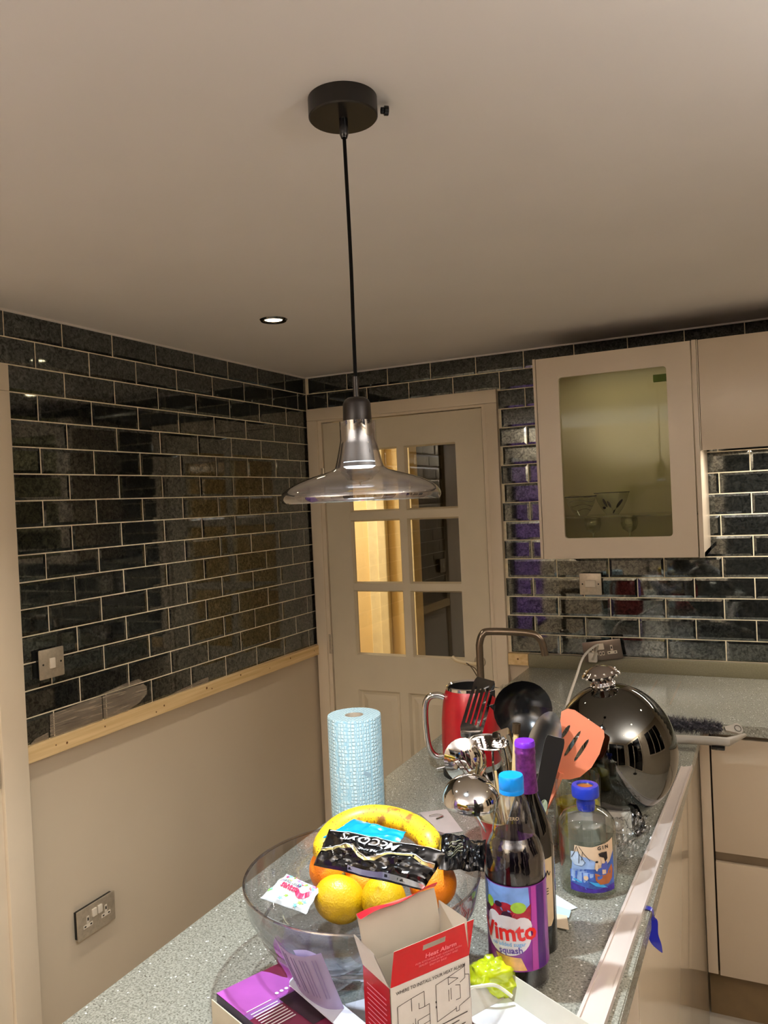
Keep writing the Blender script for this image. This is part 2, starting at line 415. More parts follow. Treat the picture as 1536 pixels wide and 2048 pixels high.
def smear_mat():
    m = bpy.data.materials.new('dried_adhesive_smear'); m.use_nodes = True; nt = m.node_tree; N = nt.nodes; L = nt.links
    b = N['Principled BSDF']; b.inputs['Base Color'].default_value = rgb(176, 160, 140); b.inputs['Roughness'].default_value = 0.9
    tc = N.new('ShaderNodeTexCoord'); mp = N.new('ShaderNodeMapping'); mp.inputs['Scale'].default_value = (10, 9, 190); mp.inputs['Rotation'].default_value = (0.12, 0, 0)
    n = N.new('ShaderNodeTexNoise'); n.inputs['Scale'].default_value = 1; n.inputs['Detail'].default_value = 3
    L.new(tc.outputs['Object'], mp.inputs['Vector']); L.new(mp.outputs[0], n.inputs['Vector'])
    mr = N.new('ShaderNodeMapRange'); mr.inputs['From Min'].default_value = 0.3; mr.inputs['From Max'].default_value = 0.7; mr.inputs['To Min'].default_value = 0.12; mr.inputs['To Max'].default_value = 0.6
    L.new(n.outputs['Fac'], mr.inputs['Value']); L.new(mr.outputs[0], b.inputs['Alpha']); return m
SMEAR = smear_mat()
for P in ([(-1.525, 1.040), (-1.42, 1.044), (-1.325, 1.046), (-1.325, 0.970), (-1.527, 0.970)], [(-1.321, 1.046), (-1.22, 1.045), (-1.14, 1.043), (-1.125, 1.030), (-1.125, 1.005), (-1.16, 0.985), (-1.22, 0.971), (-1.321, 0.970)],
          [(-1.34, 1.051), (-1.225, 1.062), (-1.16, 1.063), (-1.14, 1.053), (-1.16, 1.050), (-1.25, 1.050)], [(-1.60, 0.971), (-1.58, 0.984), (-1.535, 0.990), (-1.532, 0.971)], [(-1.05, 0.972), (-0.85, 0.99), (-0.80, 0.992), (-0.80, 0.972)]):
    MB().prism([(0.0022, y, z) for y, z in P], (0.0003, 0, 0)).build('adhesive_smear', SMEAR, wl, smooth=False)

# pine battens
bt = MB().box((-0.007, -1.617, 0.925), (0.016, -0.002, 0.969)).build('timber_batten', PINE, smooth=False)
tag(bt, 'long raw pine batten fixed along the left wall under the tiles', 'batten')
KNOT = mat('pine_knot', rgb(120, 78, 40), 0.7)
for (y, z, r) in ((-0.06, 0.95, .003), (-0.26, 0.955, .004), (-0.42, 0.945, .0025), (-0.62, 0.96, .004), (-0.80, 0.948, .003), (-0.83, 0.957, .005), (-1.06, 0.95, .0035), (-1.10, 0.938, .003), (-1.33, 0.952, .003), (-1.48, 0.945, .004), (-1.52, 0.95, .0025)):
    MB().lathe([(r, 0), (r*0.7, 0.0006)], n=8, cap1=True).build('knot', KNOT, bt).matrix_basis = Matrix.Translation((0.016, y, z)) @ Matrix.Rotation(PI/2, 4, 'Y')
b2 = MB().box((0.924, -0.018, 0.922), (1.008, 0.006, 0.969)).build('timber_batten', PINE, smooth=False)
tag(b2, 'short raw pine batten stub on the back wall right of the door frame', 'batten')
MB().lathe([(0.004, 0), (0.003, 0.0006)], n=8, cap1=True).build('knot', KNOT, b2).matrix_basis = Matrix.Translation((0.965, -0.018, 0.947)) @ Matrix.Rotation(PI/2, 4, 'X')

# ---- door frame on left wall (near edge)
t1 = MB(); t1.bbox((-0.0065, -1.70, 0), (0.020, -1.618, 1.975), 0.004)
t1.box((-0.0065, -1.76, 0), (0.008, -1.7005, 1.97)); t1.bbox((-0.0065, -2.6, 1.975), (0.020, -1.618, 2.050), 0.004)
t1.box((-0.0065, -2.6, 0), (-0.004, -1.7605, 1.97))
t1 = t1.build('trim_1', ARCH); struct(t1)
MB().box((0.007, -1.728, 0.885), (0.0105, -1.703, 0.965)).build('strike_plate', NICKEL, t1)

# ---- door and its frame in back wall
t2 = MB()
t2.bbox((0.008, -0.020, 0), (0.062, 0.0065, 2.005), 0.003); t2.bbox((0.872, -0.020, 0), (0.922, 0.0065, 2.005), 0.003)
t2.bbox((0.008, -0.020, 2.005), (0.922, 0.0065, 2.060), 0.003)
t2.box((0.0625, -0.012, 0), (0.080, 0.1, 1.994)); t2.box((0.854, -0.012, 0), (0.8715, 0.1, 1.994)); t2.box((0.0625, -0.012, 1.994), (0.8715, 0.1, 2.0045))
struct(t2.build('trim_2', ARCH))
dr = bpy.data.objects.new('door_1', None); C.objects.link(dr); struct(dr)
XD0, XD1, ZD1 = 0.084, 0.850, 1.990
cols = [(0.206, 0.452), (0.488, 0.728)]; rows = [(0.930, 1.222), (1.254, 1.540), (1.578, 1.858)]
DY0, DY1 = -0.004, 0.034
st = MB()
st.box((XD0, DY0, 0.01), (cols[0][0], DY1, ZD1)); st.box((cols[1][1], DY0, 0.01), (XD1, DY1, ZD1))
st.build('stile', DOORP, dr, smooth=False)
rl = MB(); rl.box((cols[0][0], DY0, rows[2][1]), (cols[1][1], DY1, ZD1)); rl.box((cols[0][0], DY0, 0.77), (cols[1][1], DY1, rows[0][0]))
rl.box((cols[0][0], DY0, 0.01), (cols[1][1], DY1, 0.22)); rl.box((0.415, DY0, 0.22), (0.455, DY1, 0.77))
rl.build('rail', DOORP, dr, smooth=False)
mt = MB(); mt.box((cols[0][1], DY0+0.002, rows[0][0]), (cols[1][0], DY1, rows[2][1]))
for z0, z1 in ((rows[0][1], rows[1][0]), (rows[1][1], rows[2][0])):
    for c_ in cols: mt.box((c_[0], DY0+0.002, z0), (c_[1], DY1, z1))
mt.build('glazing_bar', DOORP, dr, smooth=False)
for cx in cols:
    for rz in rows:
        MB().box((cx[0], 0.016, rz[0]), (cx[1], 0.018, rz[1])).build('pane', PANE, dr, smooth=False)
        bd = MB(); s = 0.007      # moulded bead
        for a, b, ax in ((cx[0], cx[1], 0), (rz[0], rz[1], 1)):
            for e in (0, 1):
                if ax == 0:
                    z = rz[e]; zz = z+(s if e == 0 else -s)
                    bd.add([(a, DY0, z), (b, DY0, z), (b-s, 0.015, zz), (a+s, 0.015, zz)], [(0, 1, 2, 3)])
                else:
                    x = cx[e]; xx = x+(s if e == 0 else -s)
                    bd.add([(x, DY0, a), (x, DY0, b), (xx, 0.015, b-s), (xx, 0.015, a+s)], [(0, 1, 2, 3)])
        bd.build('bead', DOORP, dr, smooth=False)
for x0, x1 in ((cols[0][0], 0.415), (0.455, cols[1][1])):
    pn = MB(); z0, z1 = 0.22, 0.77
    def rect(i, y): return [(x0+i, y, z0+i), (x1-i, y, z0+i), (x1-i, y, z1-i), (x0+i, y, z1-i)]
    vs = rect(0, DY0)+rect(0.010, 0.010)+rect(0.022, 0.010)+rect(0.045, 0.000)
    fs = [(12, 13, 14, 15)]+[(r+k, r+(k+1) % 4, r+4+(k+1) % 4, r+4+k) for r in (0, 4, 8) for k in range(4)]
    pn.add(vs, fs).build('raised_panel', DOORP, dr, smooth=False)
for hz in (0.975, 1.74):
    hg = MB(); hg.tube([(0.0805, -0.010, hz-0.045), (0.0805, -0.010, hz+0.045)], 0.0055, 8)
    hg.box((0.068, -0.0135, hz-0.045), (0.0805, -0.0115, hz+0.045)); hg.build('hinge', NICKEL, dr)
hd = MB(); hd.lathe([(0.0, 0.006), (0.024, 0.006), (0.026, 0.0)], n=20)
hnd = hd.build('handle_rose', NICKEL, dr); hnd.matrix_basis = Matrix.Translation((0.795, DY0, 0.925)) @ Matrix.Rotation(PI/2, 4, 'X')
lv = MB(); lv.tube(catmull([(0.795, DY0, 0.925), (0.795, -0.045, 0.925), (0.775, -0.055, 0.926), (0.715, -0.055, 0.935), (0.69, -0.05, 0.95)], 5), 0.008, 10)
lv.build('handle', CREAMC, dr)
lp = MB(); lp.tube(catmull([(0.74, -0.055, 0.935), (0.78, -0.07, 0.915), (0.81, -0.06, 0.86), (0.79, -0.05, 0.905), (0.745, -0.06, 0.925)], 5), 0.0022, 6)
lp.build('string_loop', mat('brown_string', rgb(90, 72, 50), 0.8), dr)

# ---- hall beyond the door
HALLC = mat('hall_paint', rgb(238, 214, 165), 0.7, var=0.02)
hall = MB()
hall.box((-1.9, 1.25, 0), (-0.045, 1.35, H)); hall.box((-1.95, 0.1, 0), (-1.85, 1.25, H))
hall.box((1.45, 0.1, 0), (1.55, 3.2, H)); hall.box((-1.95, 0.06, 0), (-0.12, 0.1, H))
struct(hall.build('wall_hall', HALLC, smooth=False))
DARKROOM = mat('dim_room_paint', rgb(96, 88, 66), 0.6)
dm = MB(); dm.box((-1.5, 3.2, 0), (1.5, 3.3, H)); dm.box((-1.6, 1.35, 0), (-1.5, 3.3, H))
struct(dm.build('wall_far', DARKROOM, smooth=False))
struct(MB().box((-1.95, 0.06, -0.05), (1.55, 3.3, 0)).build('floor_hall', mat('hall_carpet', rgb(110, 96, 76), 0.9), smooth=False))
struct(MB().box((-1.95, 0.06, H), (1.55, 3.3, H+0.05)).build('ceiling_hall', WHITEPAINT, smooth=False))
ha = MB(); ha.bbox((-0.345, 1.225, 0), (-0.275, 1.2495, 2.06), 0.004); ha.bbox((-0.2745, 1.21, 0), (-0.215, 1.2495, 2.06), 0.006); ha.bbox((-0.07, 1.24, 0), (-0.044, 1.355, H), 0.003)
struct(ha.build('trim_4', mat('hall_trim', rgb(250, 238, 205), 0.5), smooth=False))
sf = MB(); sf.bbox((0.12, 2.3, 0.0), (1.2, 3.0, 0.42), 0.05); sf.bbox((0.12, 2.85, 0.0), (1.2, 3.1, 0.85), 0.05)
for x in (0.12, 1.03): sf.bbox((x, 2.3, 0), (x+0.17, 3.0, 0.60), 0.05)
tag(sf.build('sofa', mat('maroon_fabric', rgb(96, 40, 34), 0.9)), 'dark red sofa in the dim room seen through the door glass', 'sofa')
hl = bpy.data.lights.new('hall_lamp', 'AREA'); hl.shape = 'DISK'; hl.size = 0.25; hl.energy = 24; hl.color = (1, 0.86, 0.62)
hlo = bpy.data.objects.new('hall_lamp', hl); hlo.location = (-0.95, 0.7, H-0.05); C.objects.link(hlo)

# ================================================================== LIGHT FITTINGS
RING = mat('black_chrome_ring', (0.12, 0.11, 0.10, 1), 0.12, 1.0)
LENS = mat('lit_downlight_lens', (1, 0.9, 0.75, 1), 0.4, emit=(1, 0.80, 0.50, 1), estr=14.0)
HOUSE = mat('lamp_housing', rgb(120, 110, 95), 0.3, 0.8)
def downlight(x, y, label):
    t = thing('ceiling_downlight', label, 'downlight', (x, y, H), group='recessed ceiling spotlights')
    MB().lathe([(0.028, -0.001), (0.032, -0.005), (0.040, -0.006), (0.044, -0.0005)], n=36).build('bezel', RING, t)
    MB().lathe([(0.0, -0.0015), (0.025, -0.0015), (0.028, -0.001)], n=28).build('lens', LENS, t)
    l = bpy.data.lights.new('downlight_lamp', 'SPOT'); l.energy = DOWN_W; l.color = WARM; l.spot_size = math.radians(100); l.spot_blend = 1.0; l.shadow_soft_size = 0.025
    lo = bpy.data.objects.new('downlight_lamp', l); lo.location = (0, 0, -0.012); lo.parent = t; C.objects.link(lo)
    return t
downlight(0.529, -1.044, 'recessed ceiling downlight left of the pendant cord')
for x, y, lab in ((0.53, -2.09, 'recessed ceiling downlight just past the left picture edge'), (0.53, -3.15, 'added unseen ceiling downlight left of the camera'), (2.55, -1.04, 'added unseen ceiling downlight past the right picture edge near the back wall'),
                  (2.55, -2.09, 'added unseen ceiling downlight right of the camera'), (2.55, -3.15, 'added unseen ceiling downlight right and behind the camera'), (1.54, -3.9, 'added unseen ceiling downlight straight behind the camera')):
    downlight(x, y, lab)  # all but the first of these are added out of view for brightness

# pendant
PX, PY = 1.377, -2.121
pd = thing('pendant_lamp', 'black pendant light with wide smoked glass shade hanging from the ceiling', 'pendant light', (PX, PY, H))
MB().lathe([(0.0, -0.0285), (0.049, -0.0285), (0.0508, -0.0265), (0.0508, 0.0)], n=48).build('ceiling_rose', BLACKM, pd)
MB().lathe([(0.0065, -0.027), (0.0065, -0.052), (0.0045, -0.057), (0.0, -0.058)], n=16).build('cord_grip', BLACKP, pd)
k = MB().lathe([(0.0048, 0), (0.0048, 0.004), (0.007, 0.005), (0.007, 0.011), (0.0, 0.0118)], n=12).build('side_screw', BLACKP, pd)
_sd = CR*0.049 + Vector((0.0, 0.016, 0)); k.matrix_basis = Matrix.Translation((_sd.x, _sd.y, -0.012)) @ Vector((CR.x, CR.y+0.25, 0)).to_track_quat('Z', 'Y').to_matrix().to_4x4()
cp = [(0, 0, -0.05), (0.001, 0, -0.15), (0.0015, 0, -0.25), (0.0005, 0, -0.34), (0, 0, -0.43)]
MB().tube(catmull(cp, 5), 0.0028, 8).build('cord', mat('black_cord', rgb(10, 9, 8), 0.8, spec=0.1), pd)
zc = 1.785-H   # top of holder
MB().lathe([(0.0, 0.018), (0.0045, 0.018), (0.0045, -0.0125), (0.013, -0.013), (0.0175, -0.016), (0.0205, -0.022), (0.0212, -0.046), (0.0212, -0.050), (0.0, -0.050)], (0, 0, zc), 32).build('lamp_holder', mat('dark_bronze_holder', rgb(30, 23, 17), 0.35, 0.3), pd)
zs = 1.7375-H
prof = [(0.0, 0.0), (0.0267, 0.0), (0.0267, -0.004), (0.0267, -0.028), (0.0280, -0.034), (0.0310, -0.048), (0.0338, -0.060), (0.0363, -0.0685), (0.0430, -0.0725), (0.0570, -0.0765), (0.0700, -0.0800), (0.0830, -0.0845), (0.0960, -0.0895), (0.1080, -0.0960), (0.1150, -0.1020), (0.1180, -0.1080), (0.1185, -0.1125), (0.1165, -0.1170)]
MB().lathe(prof[1:], (0, 0, zs), 64).build('glass_shade', SMOKE, pd)
MB().lathe([(0.1165, -0.1170), (0.1155, -0.1182), (0.1143, -0.1170), (0.1155, -0.1158)], (0, 0, zs), 64).build('shade_rim', glass('rim_glass', (0.8, 0.85, 0.9), 0.35, 0.05, 1.0), pd)
MB().lathe([(0.0, -0.0), (0.0175, -0.0), (0.0175, -0.02), (0.022, -0.05), (0.0235, -0.066), (0.021, -0.068)], (0, 0, zs), 28).build('bulb_body', mat('bulb_body_grey', rgb(44, 38, 38), 0.5), pd)
MB().lathe([(0.0, -0.0695), (0.0195, -0.0690), (0.021, -0.068)], (0, 0, zs), 28).build('bulb_lens', mat('lit_bulb_lens', (1, 1, 1, 1), 0.4, emit=(0.86, 0.95, 1, 1), estr=30.0), pd)
for zz, rr in ((-0.060, 0.0246), (-0.0665, 0.0246)):  # glowing rings stand in for light bands reflected inside the glass shade
    MB().lathe([(rr-0.003, zz-0.0015), (rr-0.001, zz), (rr-0.003, zz+0.0015)], (0, 0, zs), 28).build('reflection_ring', mat('reflection_glow', (1, 1, 1, 1), 0.4, emit=(0.75, 0.92, 1, 1), estr=5.0), pd)
l = bpy.data.lights.new('pendant_bulb', 'SPOT'); l.energy = PEND_W; l.color = COOL; l.spot_size = math.radians(136); l.spot_blend = 0.35; l.shadow_soft_size = 0.012
lo = bpy.data.objects.new('pendant_bulb', l); lo.location = (0, 0, zs-0.072); lo.parent = pd; C.objects.link(lo)

# uplighters added out of view to brighten the ceiling
ul = thing('fill_uplighter', 'slim black floor uplighter added unseen behind the camera to brighten the ceiling', 'fill lamp', (0.9, -4.2, 0))
MB().lathe([(0.0, 0.0), (0.13, 0.0), (0.13, 0.02), (0.012, 0.03)], n=32).build('base', BLACKM, ul)
MB().tube([(0, 0, 0.03), (0, 0, 1.55)], 0.011, 12).build('pole', BLACKM, ul)
MB().lathe([(0.02, 1.54), (0.12, 1.62), (0.14, 1.66), (0.135, 1.66), (0.11, 1.62), (0.0, 1.56)], n=32).build('bowl', BLACKM, ul)
l = bpy.data.lights.new('uplighter_fill', 'SPOT'); l.energy = 165; l.color = (1.0, 0.975, 0.95); l.spot_size = math.radians(160); l.spot_blend = 0.6; l.shadow_soft_size = 0.08
lo = bpy.data.objects.new('uplighter_fill', l); lo.location = (0, 0, 1.68); lo.rotation_euler = (PI, 0, 0); lo.parent = ul; C.objects.link(lo)
ul2 = copy_tree(ul); ul2.location = (3.0, -2.9, 0); ul2['label'] = 'slim black floor uplighter added unseen on the right side to brighten the ceiling'

# things the mirror tiles see: dark windows on the right and front walls, a tv panel added for the purple tint
NIGHT = mat('night_window_glass', rgb(6, 7, 10), 0.04, coat=0.3)
def window(name, axis, p, a0, a1, z0, z1, nx, nz):
    root = bpy.data.objects.new(name, None); C.objects.link(root); struct(root)
    fr = MB(); gl = MB(); t = 0.05
    def bx(m, u0, u1, w0, w1, d0, d1):
        if axis == 'x': m.box((p-d1, u0, w0), (p-d0, u1, w1))
        else: m.box((u0, p+d0, w0), (u1, p+d1, w1))
    for i in range(nx+1):
        u = a0+(a1-a0)*i/nx; bx(fr, u-t/2, u+t/2, z0, z1, 0, 0.05)
    for j in range(nz+1):
        v = z0+(z1-z0)*j/nz; bx(fr, a0, a1, v-t/2, v+t/2, 0, 0.045)
    for i in range(nx):
        for j in range(nz):
            m = MB(); bx(m, a0+(a1-a0)*i/nx+t/2, a0+(a1-a0)*(i+1)/nx-t/2, z0+(z1-z0)*j/nz+t/2, z0+(z1-z0)*(j+1)/nz-t/2, 0.005, 0.012)
            m.build('pane', NIGHT, root, smooth=False)
    fr.build('window_frame', ARCH, root, smooth=False)
window('window_1', 'x', XR, -2.05, -0.75, 0.95, 2.0, 3, 1)
window('window_2', 'x', XR, -4.3, -2.6, 0.05, 2.05, 2, 1)
window('window_3', 'y', YB, 1.5, 3.2, 0.05, 2.05, 2, 1)
glow = thing('glow_panel', 'purple glowing panel added unseen on the left wall to tint the tiles', 'glow_panel', (0.0005, -3.55, 1.2))
MB().bbox((0.0, -0.42, -0.75), (0.03, 0.42, 0.75), 0.008).build('case', BLACKP, glow)
MB().box((0.0295, -0.40, -0.72), (0.0315, 0.40, 0.72)).build('glow_face', mat('purple_glow', (0.1, 0.04, 0.2, 1), 0.4, var=0.5, scale=5, emit=(0.35, 0.16, 0.62, 1), estr=0.2), glow)

# ================================================================== SWITCHES AND SOCKETS
PLUGW = mat('socket_white', rgb(226, 214, 196), 0.35)
def plate(name, label, cat, M, wd, ht, kind, dark=False):
    """plate in local x (right) / z (up), facing -y"""
    t = thing(name, label, cat); t.matrix_basis = M
    MB().bbox((-wd/2, -0.006, -ht/2), (wd/2, 0.0, ht/2), 0.0035).build('plate', mat('dark_nickel_plate', rgb(120, 108, 96), 0.3, 0.8) if dark else NICKEL, t)
    MB().box((-wd/2+0.004, 0.0, -ht/2+0.004), (wd/2-0.004, 0.014, ht/2-0.004)).build('back_box', BLACKP, t, smooth=False)
    for sx in (-1, 1):
        if kind in ('switch', 'wide_switch'):
            s = MB().lathe([(0.0, 0.001), (0.003, 0.0005), (0.0032, -0.001)], n=10).build('screw', DARKGAP, t)
            s.matrix_basis = Matrix.Translation((sx*wd*0.36, -0.006, 0)) @ Matrix.Rotation(PI/2, 4, 'X')
    if kind == 'switch':
        MB().bbox((-0.009, -0.0105, -0.015), (0.009, -0.004, 0.015), 0.002).build('rocker', PLUGW, t)
    if kind == 'wide_switch':
        MB().bbox((-0.020, -0.0105, -0.012), (0.020, -0.004, 0.015), 0.002).build('rocker', PLUGW, t)
    if kind == 'socket':
        for sx in (-1, 1):
            c = sx*0.036
            MB().bbox((sx*0.011-0.0085, -0.0115, 0.006), (sx*0.011+0.0085, -0.004, 0.030), 0.002).build('rocker', PLUGW, t) if not dark else None
            f = MB(); f.box((c-0.0045, -0.0068, -0.004), (c+0.0045, -0.0058, 0.018)); f.box((c-0.018, -0.0068, -0.016), (c+0.018, -0.0058, -0.005)); f.build('pin_surround', PLUGW, t, smooth=False)
            h = MB(); h.box((c-0.0022, -0.0075, 0.004), (c+0.0022, -0.0067, 0.013)); h.box((c-0.0145, -0.0075, -0.0125), (c-0.008, -0.0067, -0.0085)); h.box((c+0.008, -0.0075, -0.0125), (c+0.0145, -0.0067, -0.0085))
            h.build('pin_slot', DARKGAP, t, smooth=False)
        if dark:
            MB().bbox((-0.017, -0.0115, 0.004), (0.008, -0.004, 0.029), 0.002).build('rocker', PLUGW, t)
            for dx in (-0.009, 0.002):
                MB().box((dx-0.004, -0.0072, -0.018), (dx+0.004, -0.0058, -0.003)).build('usb_port', PLUGW, t, smooth=False)
                MB().box((dx-0.0022, -0.0078, -0.015), (dx+0.0022, -0.0070, -0.006)).build('usb_slot', DARKGAP, t, smooth=False)
    return t
RL = Matrix(((0, -1, 0, 0), (1, 0, 0, 0), (0, 0, 1, 0), (0, 0, 0, 1)))
plate('light_switch', 'brushed metal single light switch with white rocker on the left tiled wall', 'light switch', Matrix.Translation((0.014, -1.522, 1.192)) @ RL, 0.088, 0.086, 'switch')
plate('double_socket', 'brushed metal double socket low on the beige left wall', 'socket', Matrix.Translation((0.006, -1.397, 0.384)) @ RL, 0.150, 0.090, 'socket')
plate('light_switch', 'nickel switch plate with wide white rocker on back wall under the glass cabinet', 'light switch', Matrix.Translation((1.273, -0.014, 1.257)), 0.086, 0.086, 'wide_switch')
plate('double_socket', 'crooked dark metal double socket with usb ports above the back worktop', 'socket', Matrix.Translation((1.312, -0.034, 1.000)) @ Matrix.Rotation(-math.radians(8), 4, 'Y') @ Matrix.Rotation(math.radians(4), 4, 'Z'), 0.147, 0.078, 'socket', dark=True)
plg = thing('plug', 'white three pin plug in the left outlet of the crooked socket', 'plug', (1.278, -0.045, 0.975))
MB().bbox((-0.016, -0.022, -0.018), (0.016, 0.0, 0.018), 0.004).build('plug_body', WHITEP, plg)
pc = [Vector((1.278, -0.066, 0.97)), Vector((1.29, -0.10, 0.985)), at(1195, 1290, 2.95), at(1168, 1312, 2.75), at(1152, 1355, 2.5), at(1136, 1402, 2.2), at(1128, 1440, 2.05)]
MB().tube(catmull(pc, 6), 0.0042, 8).build('cable', WHITEP, plg, world=True)

# ================================================================== CABINETS
def rounded(x0, x1, z0, z1, r, n=5):
    P = []
    for cx, cz, a0 in ((x1-r, z1-r, 0), (x0+r, z1-r, 90), (x0+r, z0+r, 180), (x1-r, z0+r, 270)):
        for k in range(n+1):
            a = math.radians(a0+90*k/n); P.append((cx+r*math.cos(a), cz+r*math.sin(a)))
    return P
cb = thing('wall_cabinet', 'cream wall cabinet with a tall green tinted glass door', 'cabinet', (1.163, 0, 1.382))
cx0, cx1, cz0, cz1, cy = 1.163, 1.716, 1.382, 2.108, -0.310
c = MB(); c.box((cx0, cy, cz0), (cx0+0.016, 0, cz1)); c.box((cx1-0.014, cy-0.019, cz0), (cx1, 0, cz1)); c.box((cx0, cy, cz0), (cx1, 0, cz0+0.016)); c.box((cx0, cy, cz1-0.016), (cx1, 0, cz1)); c.box((cx0+0.01, -0.012, cz0), (cx1-0.01, -0.002, cz1))
c.box((cx0, cy-0.019, cz0), (cx0+0.0095, cy, cz1))
c.build('carcass', MATTEC, cb, smooth=False, world=True)
gx0, gx1, gz0, gz1 = 1.254, 1.620, 1.456, 2.032
dx0, dx1, dz0, dz1 = cx0+0.012, cx1-0.018, cz0+0.002, cz1-0.002
inner = rounded(gx0, gx1, gz0, gz1, 0.012); outer = []
for (x, z) in inner:
    # matching outer point
    ox = dx1 if x > (gx0+gx1)/2 else dx0; oz = dz1 if z > (gz0+gz1)/2 else dz0; outer.append((ox, oz))
n = len(inner); d = MB()
vs = [(x, cy-0.020, z) for x, z in outer]+[(x, cy-0.020, z) for x, z in inner]+[(x, cy-0.001, z) for x, z in inner]+[(x, cy-0.001, z) for x, z in outer]
fs = []
for r in range(3):
    for i in range(n): fs.append((r*n+i, r*n+(i+1) % n, (r+1)*n+(i+1) % n, (r+1)*n+i))
for i in range(n): fs.append((3*n+i, 3*n+(i+1) % n, (i+1) % n, i))
d.add(vs, fs)
dd = d.build('door', MATTEC, cb, smooth=False, world=True)
for p in list(dd.data.polygons): pass
MB().box((gx0-0.005, cy-0.008, gz0-0.005), (gx1+0.005, cy-0.004, gz1+0.005)).build('glass', CABGLASS, cb, smooth=False, world=True)
MB().box((cx0+0.016, cy+0.03, 1.525), (cx1-0.016, -0.02, 1.531)).build('shelf', glass('shelf_glass', (0.85, 0.9, 0.85), 0.08), cb, smooth=False, world=True)
MB().box((gx1-0.045, cy-0.0035, 1.985), (gx1-0.002, cy+0.02, 2.008)).build('hinge', mat('green_hinge_cover', rgb(110, 140, 70), 0.5), cb, smooth=False, world=True)

c2 = thing('wall_cabinet', 'short plain cream wall cabinet right of the glass cabinet with lit underside', 'cabinet', (1.72, 0, 1.70))
MB().box((1.7175, -0.330, 1.738), (1.7205, -0.31, 2.108)).build('filler_strip', MATTEC, c2, smooth=False, world=True)
MB().bbox((1.722, -0.330, 1.740), (2.60, -0.311, 2.106), 0.0015).build('door', MATTEC, c2, world=True)
MB().box((1.722, -0.310, 1.756), (2.60, 0, 2.108)).build('carcass', MATTEC, c2, smooth=False, world=True)
MB().box((1.78, -0.27, 1.751), (2.5, -0.23, 1.7565)).build('light_strip', mat('lit_led_strip', (1, 1, 1, 1), 0.5, emit=(1, 0.93, 0.82, 1), estr=6), c2, smooth=False, world=True)
l = bpy.data.lights.new('led_strip_lamp', 'AREA'); l.shape = 'RECTANGLE'; l.size = 0.7; l.size_y = 0.03; l.energy = 5.5; l.color = (1, 0.90, 0.76)
lo = bpy.data.objects.new('led_strip_lamp', l); lo.location = (2.14, -0.25, 1.749); C.objects.link(lo)

l = bpy.data.lights.new('cabinet_fill', 'AREA'); l.shape = 'RECTANGLE'; l.size = 0.4; l.size_y = 0.05; l.energy = 0.35; l.color = (1, 0.93, 0.8)  # added fill light, no visible fitting, brightens the cabinet inside
lo = bpy.data.objects.new('cabinet_fill', l); lo.location = (1.44, -0.16, 2.088); C.objects.link(lo)
# glass bowls and wine glasses in the cabinet
LEAF = mat('dark_leaf_print', rgb(14, 12, 10), 0.6, spec=0.1)
def cab_bowl(px, py, r, h, label, kind):
    p = ony(px, py, -0.17); t = thing('glass_bowl', label, 'bowl', (p.x, p.y, 1.531))
    MB().lathe([(0.0, 0.001), (r*0.35, 0.001), (r*0.62, h*0.28), (r*0.86, h*0.62), (r, h)], n=32).build('bowl_body', glass('cabinet_bowl_glass', (0.9, 0.92, 0.88), 0.10, 0.01), t)
    m = MB()
    def mp(a, z):
        prof = [(r*0.35, 0.001), (r*0.62, h*0.28), (r*0.86, h*0.62), (r, h)]
        for (r0, z0), (r1, z1) in zip(prof, prof[1:]):
            if z <= z1 or z1 == h: rr = r0+(r1-r0)*(z-z0)/(z1-z0); break
        ang = -PI/2+a/r+0.15; return ((rr+0.001)*math.cos(ang), (rr+0.001)*math.sin(ang), z)
    if kind == 'leaf':
        for (a, z, la, rot) in ((-0.03, h*0.55, 0.017, 1.9), (-0.012, h*0.48, 0.014, 2.1), (0.035, h*0.5, 0.019, 0.9), (-0.045, h*0.33, 0.012, 0.1), (0.012, h*0.15, 0.010, 0.8)):
            pts = [(a+la*math.cos(t_)*math.cos(rot)-la*0.4*math.sin(t_)*math.sin(rot), z+la*math.cos(t_)*math.sin(rot)+la*0.4*math.sin(t_)*math.cos(rot)) for t_ in [2*PI*k/12 for k in range(12)]]
            poly2(m, pts, mp, 1)
        line2(m, [(0.012, h*0.15), (-0.012, h*0.5)], 0.0015, mp); line2(m, [(0.012, h*0.15), (0.035, h*0.5)], 0.0015, mp)
        m.tube([((r+0.001)*math.cos(a), (r+0.001)*math.sin(a), h) for a in [2*PI*k/28 for k in range(29)]], 0.0015, 5)
    else:
        for q in range(4):
            zz = h*(0.3+0.22*q); line2(m, [(x, zz+0.004*math.sin(x*60+q)) for x in [(-0.05+0.01*k) for k in range(14)]], 0.0014, mp)
        m.tube([((r)*math.cos(a), (r)*math.sin(a), h*(0.95)) for a in [2*PI*k/28 for k in range(29)]], 0.0017, 5)
    m.build('print', LEAF, t)
cab_bowl(1163, 1030, 0.058, 0.075, 'glass bowl with thin dark rings on the shelf inside the cabinet', 'ring')
cab_bowl(1225, 1025, 0.062, 0.082, 'glass bowl with dark leaf print on the shelf inside the cabinet', 'leaf')
def wine_glass(px, label):
    p = ony(px, 1078, -0.15); t = thing('wine_glass', label, 'glass', (p.x, p.y, 1.398), group='wine glasses in the cabinet')
    g = glass('wine_glass_glass', (0.88, 0.9, 0.86), 0.2, 0.04)
    MB().lathe([(0.0, 0.0), (0.032, 0.0), (0.004, 0.004), (0.003, 0.06), (0.004, 0.065)], n=24).build('stem', g, t)
    MB().lathe([(0.004, 0.065), (0.024, 0.078), (0.031, 0.098), (0.029, 0.12), (0.025, 0.125)], n=24).build('bowl', g, t)
    return t
wine_glass(1187, 'left wine glass on the cabinet floor'); wine_glass(1260, 'right wine glass on the cabinet floor')

